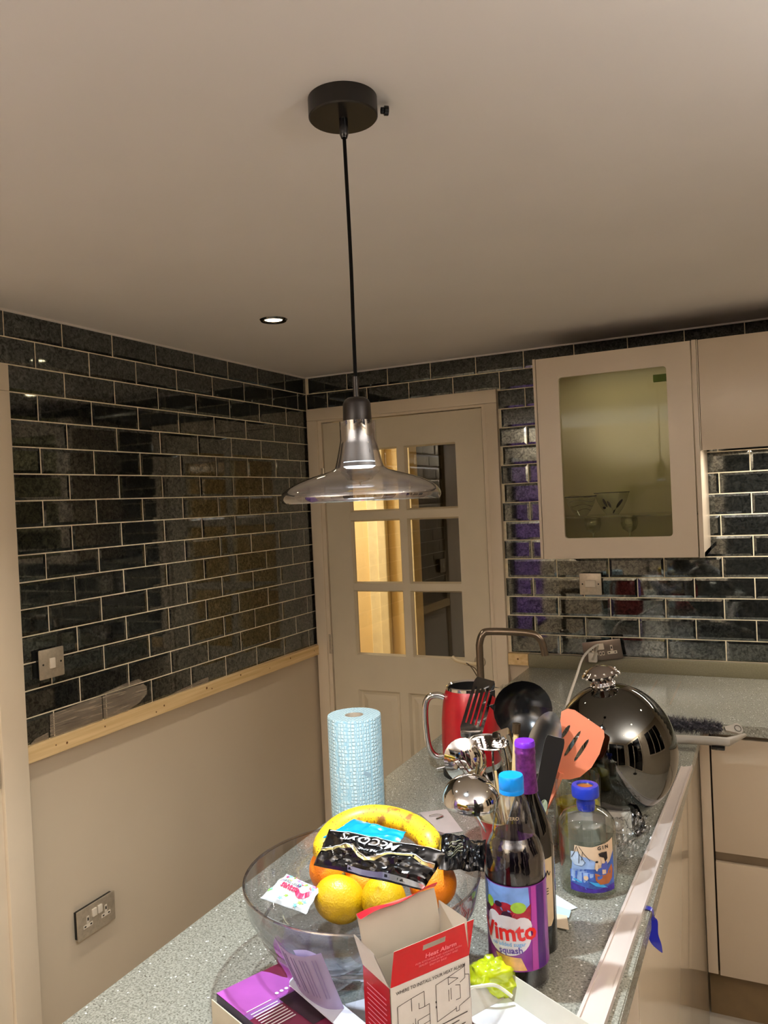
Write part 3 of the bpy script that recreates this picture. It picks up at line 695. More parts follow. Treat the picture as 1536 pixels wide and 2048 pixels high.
# worktop (peninsula + back run) ------------------------------------------------
wk = MB()
XL, XE, YF, YN = 1.010, 1.716, -0.645, -2.62
poly = [(XL, 0.0), (XL, YN), (XE, YN), (XE, YF), (2.95, YF), (2.95, 0.0)]
wk.prism([(x, y, WT-0.030) for x, y in poly], (0, 0, 0.030))
wko = wk.build('worktop', QUARTZ, smooth=False)
tag(wko, 'grey speckled quartz worktop, peninsula joined to the run under the back wall', 'worktop')
bm = bmesh.new(); bm.from_mesh(wko.data); bmesh.ops.bevel(bm, geom=[e for e in bm.edges if abs(e.verts[0].co.z-WT) < 1e-5 and abs(e.verts[1].co.z-WT) < 1e-5], offset=0.002, segments=2, affect='EDGES'); bm.to_mesh(wko.data); bm.free()
gr = MB()
for x in (1.36, 1.44, 1.52, 1.60): gr.box((x, -0.46, WT-0.0002), (x+0.006, -0.12, WT+0.0004))
gr.build('drainer_groove', mat('groove_shade', rgb(150, 140, 125), 0.2), wko, smooth=False)
up = MB().bbox((1.010, -0.020, WT), (2.9, 0.0, 0.970), 0.0015).build('upstand', mat('upstand_quartz', rgb(122, 116, 92), 0.3, var=0.12, scale=200)); tag(up, 'low grey stone upstand along the back of the worktop', 'upstand')

# peninsula body
pb = thing('peninsula_unit', 'glossy cream side of the peninsula unit under the worktop', 'cabinet', (1.36, -1.2, 0))
MB().box((1.055, -1.838, 0.0), (1.680, -0.60, WT-0.03)).build('body', MATTEC, pb, smooth=False, world=True)
MB().bbox((1.681, -1.840, 0.0), (1.699, -0.625, WT-0.031), 0.0015).build('side_panel', GLOSS, pb, world=True)
MB().bbox((1.04, -1.856, 0.0), (1.699, -1.840, WT-0.031), 0.0015).build('end_panel', MATTEC, pb, world=True)

bs = thing('drawer_unit', 'cream handleless drawer unit under the back worktop at the right edge', 'drawer unit', (2.0, -0.3, 0))
MB().box((1.70, -0.60, 0.15), (2.9, -0.01, WT-0.03)).build('body', mat('unit_inside', rgb(60, 50, 38), 0.6), bs, smooth=False, world=True)
MB().bbox((1.700, -0.622, 0.15), (1.7285, -0.60, WT-0.032), 0.0012).build('corner_post', GLOSS, bs, world=True)
for z0, z1 in ((0.150, 0.494), (0.524, 0.868)):
    MB().bbox((1.7335, -0.625, z0), (2.33, -0.603, z1), 0.0015).build('drawer_front', GLOSS, bs, world=True)
    MB().bbox((2.335, -0.625, z0), (2.89, -0.603, z1), 0.0015).build('drawer_front', GLOSS, bs, world=True)
MB().box((1.7335, -0.612, 0.494), (2.89, -0.5995, 0.524)).build('finger_rail', RAIL, bs, smooth=False, world=True)
MB().box((1.7335, -0.612, 0.868), (2.89, -0.5995, 0.885)).build('finger_rail', RAIL, bs, smooth=False, world=True)
MB().box((1.70, -0.575, 0.0), (2.9, -0.555, 0.15)).build('plinth', mat('plinth_board', rgb(120, 98, 66), 0.3), bs, smooth=False, world=True)

# tap ----------------------------------------------------------------------
tp = at(961, 1345, 2.70); tp.z = WT
tt = thing('kitchen_tap', 'dark bronze square-necked kitchen tap by the door frame', 'tap', tp)
MB().lathe([(0.026, 0), (0.026, 0.006), (0.022, 0.008), (0.022, 0.05), (0.014, 0.055)], n=24).build('base', BRONZE, tt)
e1 = at(962, 1345, 2.70); 
path = [tp+Vector((0, 0, 0.05)), tp+Vector((0, 0, 0.18))]
top = at(957, 1285, 2.70); q = [tp+Vector((0, 0, 0.05)), tp+Vector((0, 0, top.z-WT-0.02))]
c1 = at(957, 1290, 2.70)
a1 = Vector((tp.x, tp.y, c1.z)); a2 = at(964, 1270, 2.70); a3 = at(980, 1263, 2.70); a4 = at(1055, 1266, 2.66); a5 = at(1078, 1276, 2.65); a6 = at(1087, 1295, 2.65); a7 = at(1090, 1311, 2.65)
MB().tube([tp+Vector((0, 0, 0.05)), a1-Vector((0, 0, 0.01))]+catmull([a1, a2, a3, a4, a5, a6, a7], 6), 0.0125, 16).build('spout', BRONZE, tt, world=True)

# ================================================================== WORKTOP THINGS
def cyl(cx, cy_, z0, r, th0):
    """map (arc metres, height) on a cylinder; th0 = angle facing the viewer"""
    def f(u, v, r_=None):
        rr = r_ or r; a = th0+u/rr; return Vector((rr*math.cos(a), rr*math.sin(a), v))
    return f
def facing(x, y): return math.atan2(CAM.y-y, CAM.x-x)

# --- kitchen roll
def roll_mat():
    m = bpy.data.materials.new('blue_embossed_paper'); m.use_nodes = True; nt = m.node_tree; N = nt.nodes; L = nt.links; b = N['Principled BSDF']
    tc = N.new('ShaderNodeTexCoord'); v = N.new('ShaderNodeTexVoronoi'); v.inputs['Scale'].default_value = 125; v.inputs['Randomness'].default_value = 0.25; v.feature = 'DISTANCE_TO_EDGE'
    L.new(tc.outputs['Object'], v.inputs['Vector'])
    mr = N.new('ShaderNodeMapRange'); mr.inputs['From Max'].default_value = 0.25; L.new(v.outputs['Distance'], mr.inputs['Value'])
    cr = N.new('ShaderNodeValToRGB'); cr.color_ramp.elements[0].color = rgb(150, 196, 214); cr.color_ramp.elements[1].color = rgb(206, 230, 236); cr.color_ramp.elements[1].position = 0.6
    L.new(mr.outputs[0], cr.inputs['Fac']); L.new(cr.outputs['Color'], b.inputs['Base Color'])
    bp = N.new('ShaderNodeBump'); bp.inputs['Strength'].default_value = 0.8; bp.inputs['Distance'].default_value = 0.002; L.new(mr.outputs[0], bp.inputs['Height']); L.new(bp.outputs['Normal'], b.inputs['Normal'])
    b.inputs['Roughness'].default_value = 0.9; return m
rp = Vector((1.060, -1.600, WT))
kr = thing('kitchen_roll', 'upright roll of pale blue honeycomb embossed kitchen paper', 'kitchen roll', rp)
RM = roll_mat()
MB().lathe([(0.0215, 0.0), (0.060, 0.0), (0.0605, 0.01), (0.0605, 0.222), (0.0595, 0.2265), (0.0215, 0.2265), (0.0215, 0.1), (0.0215, 0.0)], n=56).build('paper', [RM], kr)
MB().lathe([(0.0212, 0.001), (0.0212, 0.2255), (0.0196, 0.2255), (0.0196, 0.001)], n=28).build('core', mat('cardboard_core', rgb(176, 160, 140), 0.8), kr)
m = MB(); mf = cyl(0, 0, 0, 0.0612, facing(rp.x, rp.y))
poly2(m, [(0.018, 0.118), (0.034, 0.108), (0.030, 0.100), (0.016, 0.108)], mf, 1); m.build('tail_tab', mat('paper_tab', rgb(150, 176, 190), 0.8), kr)

# --- kettle
kp = Vector((1.212, -1.262, WT))
kt = thing('kettle', 'red electric kettle with chrome loop handle and open lid', 'kettle', kp)
MB().lathe([(0.0, 0.0), (0.076, 0.0), (0.076, 0.012), (0.071, 0.02)], n=40).build('base', BLACKP, kt)
body = [(0.071, 0.020), (0.0745, 0.05), (0.0755, 0.09), (0.0735, 0.14), (0.069, 0.18), (0.0635, 0.205), (0.0595, 0.217)]
MB().lathe([(0.071, 0.020), (0.073, 0.035)], n=40).build('base_band', CHROME, kt)
MB().lathe([(0.073, 0.035)]+body[1:], n=48).build('body', REDK, kt)
MB().lathe([(0.0595, 0.217), (0.0585, 0.224), (0.055, 0.226), (0.052, 0.222)], n=48).build('rim', CHROME, kt)
MB().lathe([(0.052, 0.222), (0.058, 0.19), (0.06, 0.06), (0.0, 0.05)], n=40).build('inside', INTER, kt)
hdv = -CR; 
def K(d, z, s=0): return Vector((hdv.x*d, hdv.y*d, z))
MB().tube(catmull([K(0.066, 0.197), K(0.084, 0.203), K(0.106, 0.196), K(0.115, 0.165), K(0.114, 0.10), K(0.106, 0.062), K(0.090, 0.046), K(0.068, 0.046)], 6), 0.0085, 12).build('handle', CHROME, kt)
MB().tube([K(0.07, 0.018), K(0.092, 0.014)], 0.003, 8).build('switch_lever', CHROME, kt)
sp = MB(); s0 = CR*0.060
sp.prism([Vector((s0.x*1.0, s0.y*1.0, 0.217))+Vector((-CR.y, CR.x, 0))*0.012, Vector((s0.x, s0.y, 0.217))-Vector((-CR.y, CR.x, 0))*0.012, Vector((s0.x*1.35, s0.y*1.35, 0.213))], (0, 0, -0.03)); sp.build('spout', CHROME, kt, smooth=False)

# --- utensil pot
pp = onz(1022, 1722, WT)
pot = thing('utensil_pot', 'red glazed utensil pot with cream inside behind the squash bottle', 'pot', pp)
MB().lathe([(0.0, 0.0), (0.052, 0.0), (0.054, 0.01), (0.055, 0.05), (0.060, 0.075), (0.070, 0.092), (0.074, 0.098)], n=40).build('pot_body', REDC, pot)
MB().lathe([(0.074, 0.098), (0.0735, 0.1005), (0.070, 0.099), (0.058, 0.078), (0.051, 0.05), (0.050, 0.008), (0.0, 0.006)], n=40).build('pot_lining', CREAMC, pot)
PD = (pp-CAM).dot(_f)      # depth of the pot
def U(px, py, dz=0.0): return at(px, py, PD+dz)
def inpot(dx, dy, z=0.02): return pp+CR*dx+Vector((_f.x, _f.y, 0))*dy+Vector((0, 0, z))
def utensil(name, label): return thing(name, label, 'utensil', pp+Vector((0, 0, 0.02)), group='kitchen utensils standing in the red pot')
def frame_of(a, b, nrm):
    """axes: v along a->b, n near nrm"""
    v = (Vector(b)-Vector(a)).normalized(); n = (Vector(nrm)-v*Vector(nrm).dot(v)).normalized(); return v.cross(n).normalized(), v, n
def dish(mb, c, U_, V_, N_, ru, rv, depth, nr=8, ns=28, th=0.0015):
    """shallow spoon bowl, open towards +N"""
    for off in (0, th):
        def f(i, j):
            a = 2*PI*i; t = j
            return c+U_*(ru*t*math.cos(a))+V_*(rv*t*math.sin(a))-N_*(depth*(1-t*t)+off)
        mb.grid(f, ns, nr)
    a = [c+U_*(ru*math.cos(2*PI*k/ns))+V_*(rv*math.sin(2*PI*k/ns)) for k in range(ns+1)]
    mb.strip(a, [p-N_*th for p in a])
toC = -_f
def plate_slots(mb, poly_w, length, nslots, mapf, slot0, slot1, sw, th, N_):
    """turner head: rounded rectangle with long slots, from bars (local u across, v along)"""
    pass
def turner(name, label, m, p0, p1, wdt0, wdt1, nslot, s0, s1, sfrac, nrm, hpts, hr=0.004, curl=0.0, th=0.0014, mh=None, slotlen=None):
    """slotted head between p0 (neck) and p1 (tip)"""
    t = utensil(name, label); Ux, V, N_ = frame_of(p0, p1, nrm); Lg = (Vector(p1)-Vector(p0)).length
    def mp(u, v, off=0): # u in -1..1, v 0..1
        wv = wdt0+(wdt1-wdt0)*v
        rc = 1.0
        if v > 0.9: rc = 1-0.18*((v-0.9)/0.1)**2
        if v < 0.15: rc = 0.72+0.28*(v/0.15)
        return Vector(p0)+V*(Lg*v)+Ux*(u*wv/2*rc)+N_*(curl*(v**2)+off)
    us = [-1.0]; 
    if nslot:
        pw = 2.0/(nslot*1.0+ (nslot+1)*sfrac); bw = pw*sfrac; u = -1.0
        for i in range(nslot): us += [u+bw, u+bw+pw]; u += bw+pw
    us.append(1.0)
    vs_ = [0, 0.07, s0] + [s0+(s1-s0)*k/6 for k in range(1, 6)] + [s1, (1+s1)/2, 0.96, 1.0]
    vs_ = sorted(set([round(x, 4) for x in vs_]+[0.15, 0.9])); mb = MB()
    for i in range(len(us)-1):
        for a, b in zip(vs_, vs_[1:]):
            if i % 2 == 1 and a >= s0-1e-4 and b <= s1+1e-4: continue
            c = [mp(us[i], a), mp(us[i+1], a), mp(us[i+1], b), mp(us[i], b)]
            c += [mp(us[i], a, -th), mp(us[i+1], a, -th), mp(us[i+1], b, -th), mp(us[i], b, -th)]
            mb.add(c, [(0, 1, 2, 3), (7, 6, 5, 4), (0, 4, 5, 1), (1, 5, 6, 2), (2, 6, 7, 3), (3, 7, 4, 0)])
    mb.build('head', m, t, smooth=False, world=True)
    MB().tube(catmull([Vector(p0)+V*0.004]+list(hpts), 5), hr, 8).build('handle', mh or m, t, world=True)
    return t
# slotted steel turner (tall, dark, in front of the kettle)
turner('slotted_turner', 'tall slotted steel turner leaning left against the red kettle', mat('dark_steel', (0.42, 0.40, 0.39, 1), 0.15, 1.0, var=0.1), U(938, 1478, .065), U(972, 1358, .075), 0.050, 0.046, 4, 0.24, 0.84, 1.7, toC+CR*0.25, [U(955, 1520, .055), U(985, 1580, .03), inpot(-0.01, 0.0)], 0.003)
# skimmer / masher plate with holes
t = utensil('potato_masher', 'steel masher with a round perforated plate among the pot utensils')
mc = U(978, 1484, 0.025); Um = CR.copy(); Vm = (Vector((0, 0, 1))*0.12+_f*0.98).normalized(); Nm = Um.cross(Vm)
mb = MB(); ru, rv = 0.037, 0.037; n = 9
for i in range(-n, n):
    for j in range(-n, n):
        x = (i+0.5)/n; y = (j+0.5)/n
        if x*x+y*y > 1.0: continue
        if (i % 3 == 1) and (j % 3 == 1) and x*x+y*y < 0.8: continue
        c = [(i/n, j/n), ((i+1)/n, j/n), ((i+1)/n, (j+1)/n), (i/n, (j+1)/n)]
        P = [mc+Um*(a*ru)+Vm*(b*rv) for a, b in c]; mb.add(P+[p-Nm*0.0015 for p in P], [(0, 1, 2, 3), (7, 6, 5, 4), (0, 4, 5, 1), (1, 5, 6, 2), (2, 6, 7, 3), (3, 7, 4, 0)])
mb.build('perforated_plate', CHROME, t, smooth=False, world=True)
MB().tube([mc+Um*(ru*math.cos(a))+Vm*(rv*math.sin(a)) for a in [2*PI*k/32 for k in range(33)]], 0.0022, 6, caps=False).build('plate_rim', CHROME, t, world=True)
MB().tube(catmull([U(985, 1490, .01), U(987, 1540, .01), U(995, 1590), inpot(0.0, 0.01)], 5), 0.0025, 8).build('wire_stem', CHROME, t, world=True)
MB().tube(catmull([U(1004, 1478, .01), U(1015, 1530, .01), U(1018, 1590), inpot(0.01, 0.01)], 5), 0.0025, 8).build('wire_stem', CHROME, t, world=True)
# slotted spoon (upper left) – bowl turned to camera
t = utensil('slotted_spoon', 'large steel slotted spoon, upper of the two at the left of the pot')
cs = U(931, 1522, 0.01); Vv = (U(905, 1490, -0.03)-U(965, 1570, -0.02)).normalized(); 
Ux, V, N_ = frame_of(cs, cs+Vv, toC+Vector((0, 0, 0.3)))
m = MB(); dish(m, cs, Ux, V, N_, 0.041, 0.047, -0.014); m.build('bowl', CHROME, t, world=True)
m = MB()
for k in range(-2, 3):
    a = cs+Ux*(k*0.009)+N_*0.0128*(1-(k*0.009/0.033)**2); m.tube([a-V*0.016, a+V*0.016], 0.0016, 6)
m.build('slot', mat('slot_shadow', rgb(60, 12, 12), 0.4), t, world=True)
MB().tube(catmull([cs-V*0.042, U(965, 1575, -0.01), U(995, 1640), inpot(-0.02, 0)], 5), 0.0045, 8).build('handle', STEEL, t, world=True)
# ladle (lower left), dome towards viewer
t = utensil('soup_ladle', 'polished steel soup ladle hanging open side down left of the blue bottle cap')
lc = U(942, 1592, -0.075); lr = 0.0525
m = MB(); ax = (Vector((0, 0, 1))*0.93+toC*0.22-CR*0.22).normalized(); Ux, V, N_ = frame_of(lc, lc+CR, ax)
def dome(i, j):
    a = 2*PI*i; p = j*PI/2; return lc+(Ux*math.cos(a)+V*math.sin(a))*(lr*math.sin(p))+N_*(lr*0.78*math.cos(p)-0.006)
m.grid(dome, 36, 12); m.grid(lambda i, j: lc+(dome(i, j)-lc)*0.965, 36, 12); m.build('bowl', CHROME, t, world=True)
MB().tube(catmull([lc-N_*0.006-CR*0.01, U(950, 1622, -0.05), U(975, 1665, -0.03), inpot(-0.03, -0.01)], 5), 0.0035, 8, flat=toC).build('handle', STEEL, t, world=True)
# black nylon ladle, bowl facing viewer
t = utensil('black_ladle', 'large round black ladle bowl at the back of the pot')
bc = U(1046, 1420, 0.06); Ux, V, N_ = frame_of(bc, bc+Vector((0, 0, 1)), toC+Vector((0, 0, 0.15)))
m = MB(); dish(m, bc, Ux, V, N_, 0.059, 0.058, 0.03, th=0.003); m.build('bowl', BLACKP, t, world=True)
m = MB()
for s in (1,):
    for dz in (0.032, 0.004):
        e = bc-CR*0.056+CU*dz; m.prism([e+CU*0.008, e-CU*0.008, e-CR*0.012+CU*0.004], -N_*0.004)
m.build('pouring_lip', BLACKP, t, smooth=False, world=True)
MB().tube(catmull([bc-V*0.057, U(1034, 1520, .05), U(1030, 1600, .02), inpot(0.01, 0.02)], 5), 0.005, 8).build('handle', BLACKP, t, world=True)
# steel serving spoon right
t = utensil('serving_spoon', 'big polished steel serving spoon tilted right behind the purple bottle neck')
c0 = U(1087, 1490, -0.01); Ux, V, N_ = frame_of(U(1068, 1560), U(1104, 1426), toC+Vector((0, 0, 0.35)))
m = MB(); dish(m, c0, Ux, V, N_, 0.031, 0.066, 0.012); m.build('bowl', mat('satin_steel', (0.72, 0.72, 0.72, 1), 0.26, 1.0, var=0.05), t, world=True)
MB().tube(catmull([c0-V*0.054, U(1062, 1590), inpot(0.02, 0)], 5), 0.0045, 8).build('handle', STEEL, t, world=True)
# black flat spatula
turner('black_spatula', 'black nylon spatula blade right of the purple topped bottle', mat('black_nylon', rgb(24, 22, 21), 0.3), U(1074, 1640, -.035), U(1112, 1474, -.035), 0.026, 0.038, 0, 0.3, 0.8, 1, toC-CR*0.1, [U(1072, 1660, -.03), inpot(0.04, -0.01)], 0.005, th=0.004)
MB_ = U(1085, 1618, -0.045)
t = utensil('small_spoon', 'small bright spoon tip beside the pot rim at the right')
Ux, V, N_ = frame_of(U(1078, 1640, -.045), U(1090, 1600, -.045), toC)
m = MB(); dish(m, MB_, Ux, V, N_, 0.008, 0.018, 0.003); m.build('bowl', mat('pearl_spoon', rgb(200, 210, 180), 0.15, 0.6), t, world=True)
MB().tube([MB_-V*0.017, inpot(0.05, -0.01)], 0.002, 6).build('handle', STEEL, t, world=True)
# orange silicone turner
ORG = mat('coral_silicone', rgb(238, 140, 106), 0.45, var=0.03)
t = utensil('silicone_turner', 'coral pink silicone turner with three slots at the right of the pot')
def O(px, py): return U(px, py, 0.02)
Q = [(1123, 1424), (1136, 1418), (1150, 1421), (1200, 1455), (1208, 1462), (1209, 1474), (1199, 1508), (1183, 1535), (1160, 1554), (1140, 1559), (1114, 1558), (1108, 1540), (1113, 1505)]
slots = [((1140, 1450), (1122, 1478)), ((1162, 1461), (1128, 1514)), ((1178, 1478), (1148, 1524))]
bm = bmesh.new()
# build the head as a flat bmesh with holes via triangle_fill
loops = [[Vector((x, y)) for x, y in Q]]
for (a, b) in slots:
    a = Vector(a); b = Vector(b); d = (b-a).normalized(); n_ = Vector((-d.y, d.x)); L_ = (b-a).length; lp_ = []
    for k in range(10):
        tt_ = 2*PI*k/10; lp_.append((a+b)/2+d*(L_/2*math.cos(tt_))+n_*(4.6*math.sin(tt_)))
    loops.append(lp_)
sq = []
for lp_ in loops:
    vv = [bm.verts.new((p.x, p.y, 0)) for p in lp_]
    for i in range(len(vv)): bm.edges.new((vv[i], vv[(i+1) % len(vv)]))
bmesh.ops.triangle_fill(bm, use_beauty=True, edges=bm.edges[:])
# drop faces lying in slots
for f_ in list(bm.faces):
    cc = f_.calc_center_median()
    for (a, b) in slots:
        a = Vector(a); b = Vector(b); d = (b-a).normalized(); n_ = Vector((-d.y, d.x)); r_ = Vector((cc.x, cc.y))-(a+b)/2
        if (r_.dot(d)/((b-a).length/2))**2+(r_.dot(n_)/4.6)**2 < 0.95: bm.faces.remove(f_); break
ret = bmesh.ops.extrude_face_region(bm, geom=bm.faces[:])
for v in ret['geom']:
    if isinstance(v, bmesh.types.BMVert): v.co.z = 1
bm.verts.index_update()
nO = (toC-CR*0.15).normalized()
vs = [O(v.co.x, v.co.y)-nO*0.004*v.co.z for v in bm.verts]; fs = [tuple(v.index for v in f_.verts) for f_ in bm.faces]; bm.free()
MB().add(vs, fs).build('head', ORG, t, smooth=False, world=True)
MB().tube(catmull([O(1122, 1545), O(1104, 1590), inpot(0.045, 0.0, 0.06), inpot(0.03, 0)], 5), 0.006, 8).build('handle', ORG, t, world=True)
# fish slice plate leaning behind, wooden sticks
turner('fish_slice', 'plain steel fish slice behind the round masher plate', CHROME, U(1030, 1545, .03), U(1000, 1460, .035), 0.030, 0.038, 3, 0.25, 0.85, 0.5, toC, [U(1036, 1600), inpot(0.015, 0.015)], 0.003)
t = utensil('wooden_spoon', 'pale wooden stick with a dark end standing in the pot')
MB().tube([U(1032, 1465, .0), U(1026, 1600, .0), inpot(0.0, 0.0)], 0.0052, 8).build('handle', mat('pale_wood', rgb(214, 184, 130), 0.6), t, world=True)
MB().tube([U(1033, 1447, .0), U(1032, 1466, .0)], 0.0085, 8).build('tip', mat('dark_ferrule', rgb(70, 56, 40), 0.3, 0.5), t, world=True)
for i_, (a, b, lab) in enumerate(((991, 1542, 'thin pale wooden skewer, left of two in the pot'), (1000, 1548, 'thin pale wooden skewer, right of two in the pot'))):
    t = utensil('skewer', lab); MB().tube([U(a, b, -.02), inpot(0.01*i_-0.01, -0.02)], 0.0025, 6).build('stick', mat('pale_wood', rgb(214, 184, 130), 0.6), t, world=True)

# --- squash bottle
vp = Vector((1.5668, -2.055, WT)); vth = facing(vp.x, vp.y)
vb = thing('squash_bottle', 'tall plastic bottle of dark fruit squash with blue cap', 'bottle', vp)
prof = [(0.0, 0.001), (0.038, 0.001), (0.0425, 0.006), (0.0432, 0.030), (0.0425, 0.034), (0.0432, 0.038), (0.0432, 0.148), (0.0425, 0.152), (0.0432, 0.156), (0.0430, 0.176), (0.0408, 0.193), (0.0350, 0.206), (0.0310, 0.213), (0.0306, 0.219), (0.0268, 0.240), (0.0215, 0.262), (0.0160, 0.270), (0.0155, 0.276)]
MB().lathe(prof, n=48).build('bottle_shell', PETG, vb)
MB().lathe([(0.0, 0.003), (0.0365, 0.003), (0.041, 0.008), (0.0418, 0.150), (0.0415, 0.176), (0.0395, 0.192), (0.034, 0.2045), (0.0295, 0.213), (0.0, 0.213)], n=40).build('squash', SYRUP, vb)
cap = [(0.0178, 0.272), (0.0180, 0.277), (0.0176, 0.278), (0.0180, 0.279), (0.0180, 0.295), (0.0168, 0.2975), (0.0, 0.298)]
MB().lathe(cap, n=48).build('cap', mat('cyan_blue_cap', rgb(0, 132, 222), 0.35, var=0.05), vb)
m = MB(); lr_ = 0.0438; m.lathe([(lr_, 0.034), (lr_, 0.154)], n=64)
def LB(u, v, off=0.0005): a = vth-0.25+u/lr_; return Vector(((lr_+off)*math.cos(a), (lr_+off)*math.sin(a), v))
LM = [mat('squash_label_purple', rgb(128, 44, 140), 0.3, var=0.25, scale=30), mat('label_sky', rgb(120, 160, 226), 0.35, var=0.2, scale=40), mat('label_white', rgb(238, 232, 236), 0.3), mat('label_red', rgb(216, 34, 30), 0.3), mat('berry_red', rgb(160, 30, 50), 0.3, var=0.4, scale=90), mat('grape_green', rgb(150, 190, 60), 0.3, var=0.2, scale=90), mat('berry_dark', rgb(52, 14, 44), 0.3), mat('label_violet', rgb(86, 60, 150), 0.3), mat('label_pale_blue', rgb(130, 180, 225), 0.3), mat('label_peach', rgb(226, 176, 110), 0.35, var=0.3, scale=60), mat('label_deep_purple', rgb(70, 24, 104), 0.3), mat('label_magenta', rgb(168, 60, 150), 0.3)]
def setmi(i): m.mi = i
setmi(1); poly2(m, [(-0.052, 0.118), (0.030, 0.118), (0.028, 0.153), (-0.052, 0.153)], LB, 8)
setmi(4); disc2(m, -0.006, 0.118, 0.015, lambda u, v: LB(u, v, 0.0008), 0.013); disc2(m, 0.016, 0.106, 0.014, lambda u, v: LB(u, v, 0.0008), 0.016); disc2(m, -0.022, 0.112, 0.013, lambda u, v: LB(u, v, 0.0008))
poly2(m, [(-0.02, 0.10), (0.03, 0.105), (0.031, 0.130), (0.022, 0.118), (0.0, 0.108)], lambda u, v: LB(u, v, 0.0009), 4)
setmi(5); disc2(m, -0.031, 0.126, 0.007, lambda u, v: LB(u, v, 0.0011), 0.008); disc2(m, 0.013, 0.125, 0.011, lambda u, v: LB(u, v, 0.0011), 0.008)
setmi(6); disc2(m, -0.004, 0.111, 0.008, lambda u, v: LB(u, v, 0.0013)); disc2(m, -0.016, 0.127, 0.006, lambda u, v: LB(u, v, 0.0013), 0.004); disc2(m, -0.036, 0.115, 0.006, lambda u, v: LB(u, v, 0.0013))
setmi(2); disc2(m, -0.005, 0.0845, 0.0345, lambda u, v: LB(u, v, 0.0015), 0.028, n=26, sub=6)
disc2(m, -0.024, 0.102, 0.012, lambda u, v: LB(u, v, 0.0015), 0.014); disc2(m, 0.018, 0.099, 0.013, lambda u, v: LB(u, v, 0.0015), 0.013)
setmi(3); put_text(m, 'Vimto', 0.033, lambda u, v: LB(u, v, 0.0022), -0.003, 0.0885, 0.08, offset=0.030, sx=0.98)
setmi(8); put_text(m, 'no added sugar', 0.0078, lambda u, v: LB(u, v, 0.0022), -0.003, 0.0725, 0.08, offset=0.02)
setmi(7); put_text(m, 'squash', 0.0125, lambda u, v: LB(u, v, 0.0022), 0.000, 0.0640, 0.1, offset=0.02)
setmi(9); poly2(m, [(-0.024, 0.056), (0.014, 0.054), (0.022, 0.036), (-0.014, 0.036)], LB, 6)
setmi(10); poly2(m, [(0.040, 0.035), (0.056, 0.035), (0.056, 0.153), (0.042, 0.153)], LB, 6)
setmi(11); poly2(m, [(0.030, 0.035), (0.040, 0.035), (0.040, 0.153), (0.032, 0.153)], LB, 6)
m.build('label', LM, vb)
m = MB(); put_text(m, 'ZERO', 0.007, lambda u, v: Vector((0.0265*math.cos(vth+u/0.0265), 0.0265*math.sin(vth+u/0.0265), v)), 0, 0.243); m.build('embossed_mark', mat('embossed_gold', rgb(190, 170, 140), 0.4), vb)

# --- wine bottle behind it
wp = Vector((1.563, -1.967, WT)); wth = facing(wp.x, wp.y)
wb_ = thing('wine_bottle', 'dark wine bottle with purple foil top behind the squash bottle', 'bottle', wp)
MB().lathe([(0.0, 0.003), (0.030, 0.0), (0.0375, 0.004), (0.0378, 0.165), (0.035, 0.188), (0.026, 0.212), (0.0175, 0.235), (0.0145, 0.258), (0.0145, 0.30)], n=44).build('bottle_glass', WINEG, wb_)
PUR = mat('purple_foil', rgb(108, 44, 120), 0.3, 0.5, var=0.45, scale=120, bump=0.2, bscale=150)
MB().lathe([(0.0175, 0.243), (0.0162, 0.262), (0.0155, 0.300), (0.0162, 0.302), (0.0162, 0.305), (0.0155, 0.307), (0.0158, 0.314)], n=36).build('foil_sleeve', PUR, wb_)
MB().lathe([(0.0158, 0.313), (0.0160, 0.318), (0.0145, 0.3215), (0.0, 0.322)], n=36).build('foil_top', mat('violet_cap', rgb(112, 40, 190), 0.3), wb_)
m = MB(); lr2 = 0.0383
def WB(u, v, off=0.0): a = wth+0.30+u/lr2; return Vector(((lr2+off)*math.cos(a), (lr2+off)*math.sin(a), v))
poly2(m, [(-0.034, 0.052), (0.020, 0.046), (0.027, 0.055), (0.028, 0.150), (-0.034, 0.148)], WB, 8)
m.mi = 1; put_text(m, 'E', 0.014, lambda u, v: WB(u, v, 0.0005), 0.014, 0.100); 
line2(m, [(0.006, 0.122), (0.010, 0.130), (0.012, 0.120), (0.016, 0.132), (0.019, 0.124), (0.022, 0.129)], 0.0016, lambda u, v: WB(u, v, 0.0005)); line2(m, [(0.006, 0.118), (0.010, 0.114)], 0.0016, lambda u, v: WB(u, v, 0.0005))
m.build('label', [mat('kraft_label', rgb(214, 190, 150), 0.7), DARKGAP], wb_)

# --- gin bottle
gp = Vector((1.6055, -1.752, WT)); gth = facing(gp.x, gp.y)
gb = thing('gin_bottle', 'clear gin bottle with blue stopper and painted sea label', 'bottle', gp)
gpf = [(0.0, 0.004), (0.040, 0.0), (0.0485, 0.004), (0.0500, 0.012), (0.0500, 0.108), (0.0475, 0.122), (0.040, 0.133), (0.028, 0.1395), (0.0185, 0.143), (0.0165, 0.148), (0.0165, 0.153)]
MB().lathe(gpf, n=48).build('bottle_glass', CLEARB, gb)
MB().lathe([(0.0, 0.010), (0.0455, 0.011), (0.0470, 0.018), (0.0470, 0.1)], n=40).build('glass_base', glass('thick_glass', (0.86, 0.89, 0.84), 0.1, 0.02), gb)
BLU = mat('cobalt_plastic', rgb(30, 52, 168), 0.3)
MB().lathe([(0.0150, 0.140), (0.0165, 0.152), (0.0150, 0.160), (0.0165, 0.162)], n=32).build('stopper_neck', BLU, gb)
MB().lathe([(0.0165, 0.162), (0.0235, 0.164), (0.0240, 0.167), (0.0240, 0.180), (0.0225, 0.1835), (0.0150, 0.1838), (0.0140, 0.1810)], n=36).build('stopper', BLU, gb)
MB().lathe([(0.0145, 0.1815), (0.0, 0.1812)], n=24).build('stopper_disc', mat('gold_disc', rgb(190, 160, 80), 0.2, 0.9), gb)
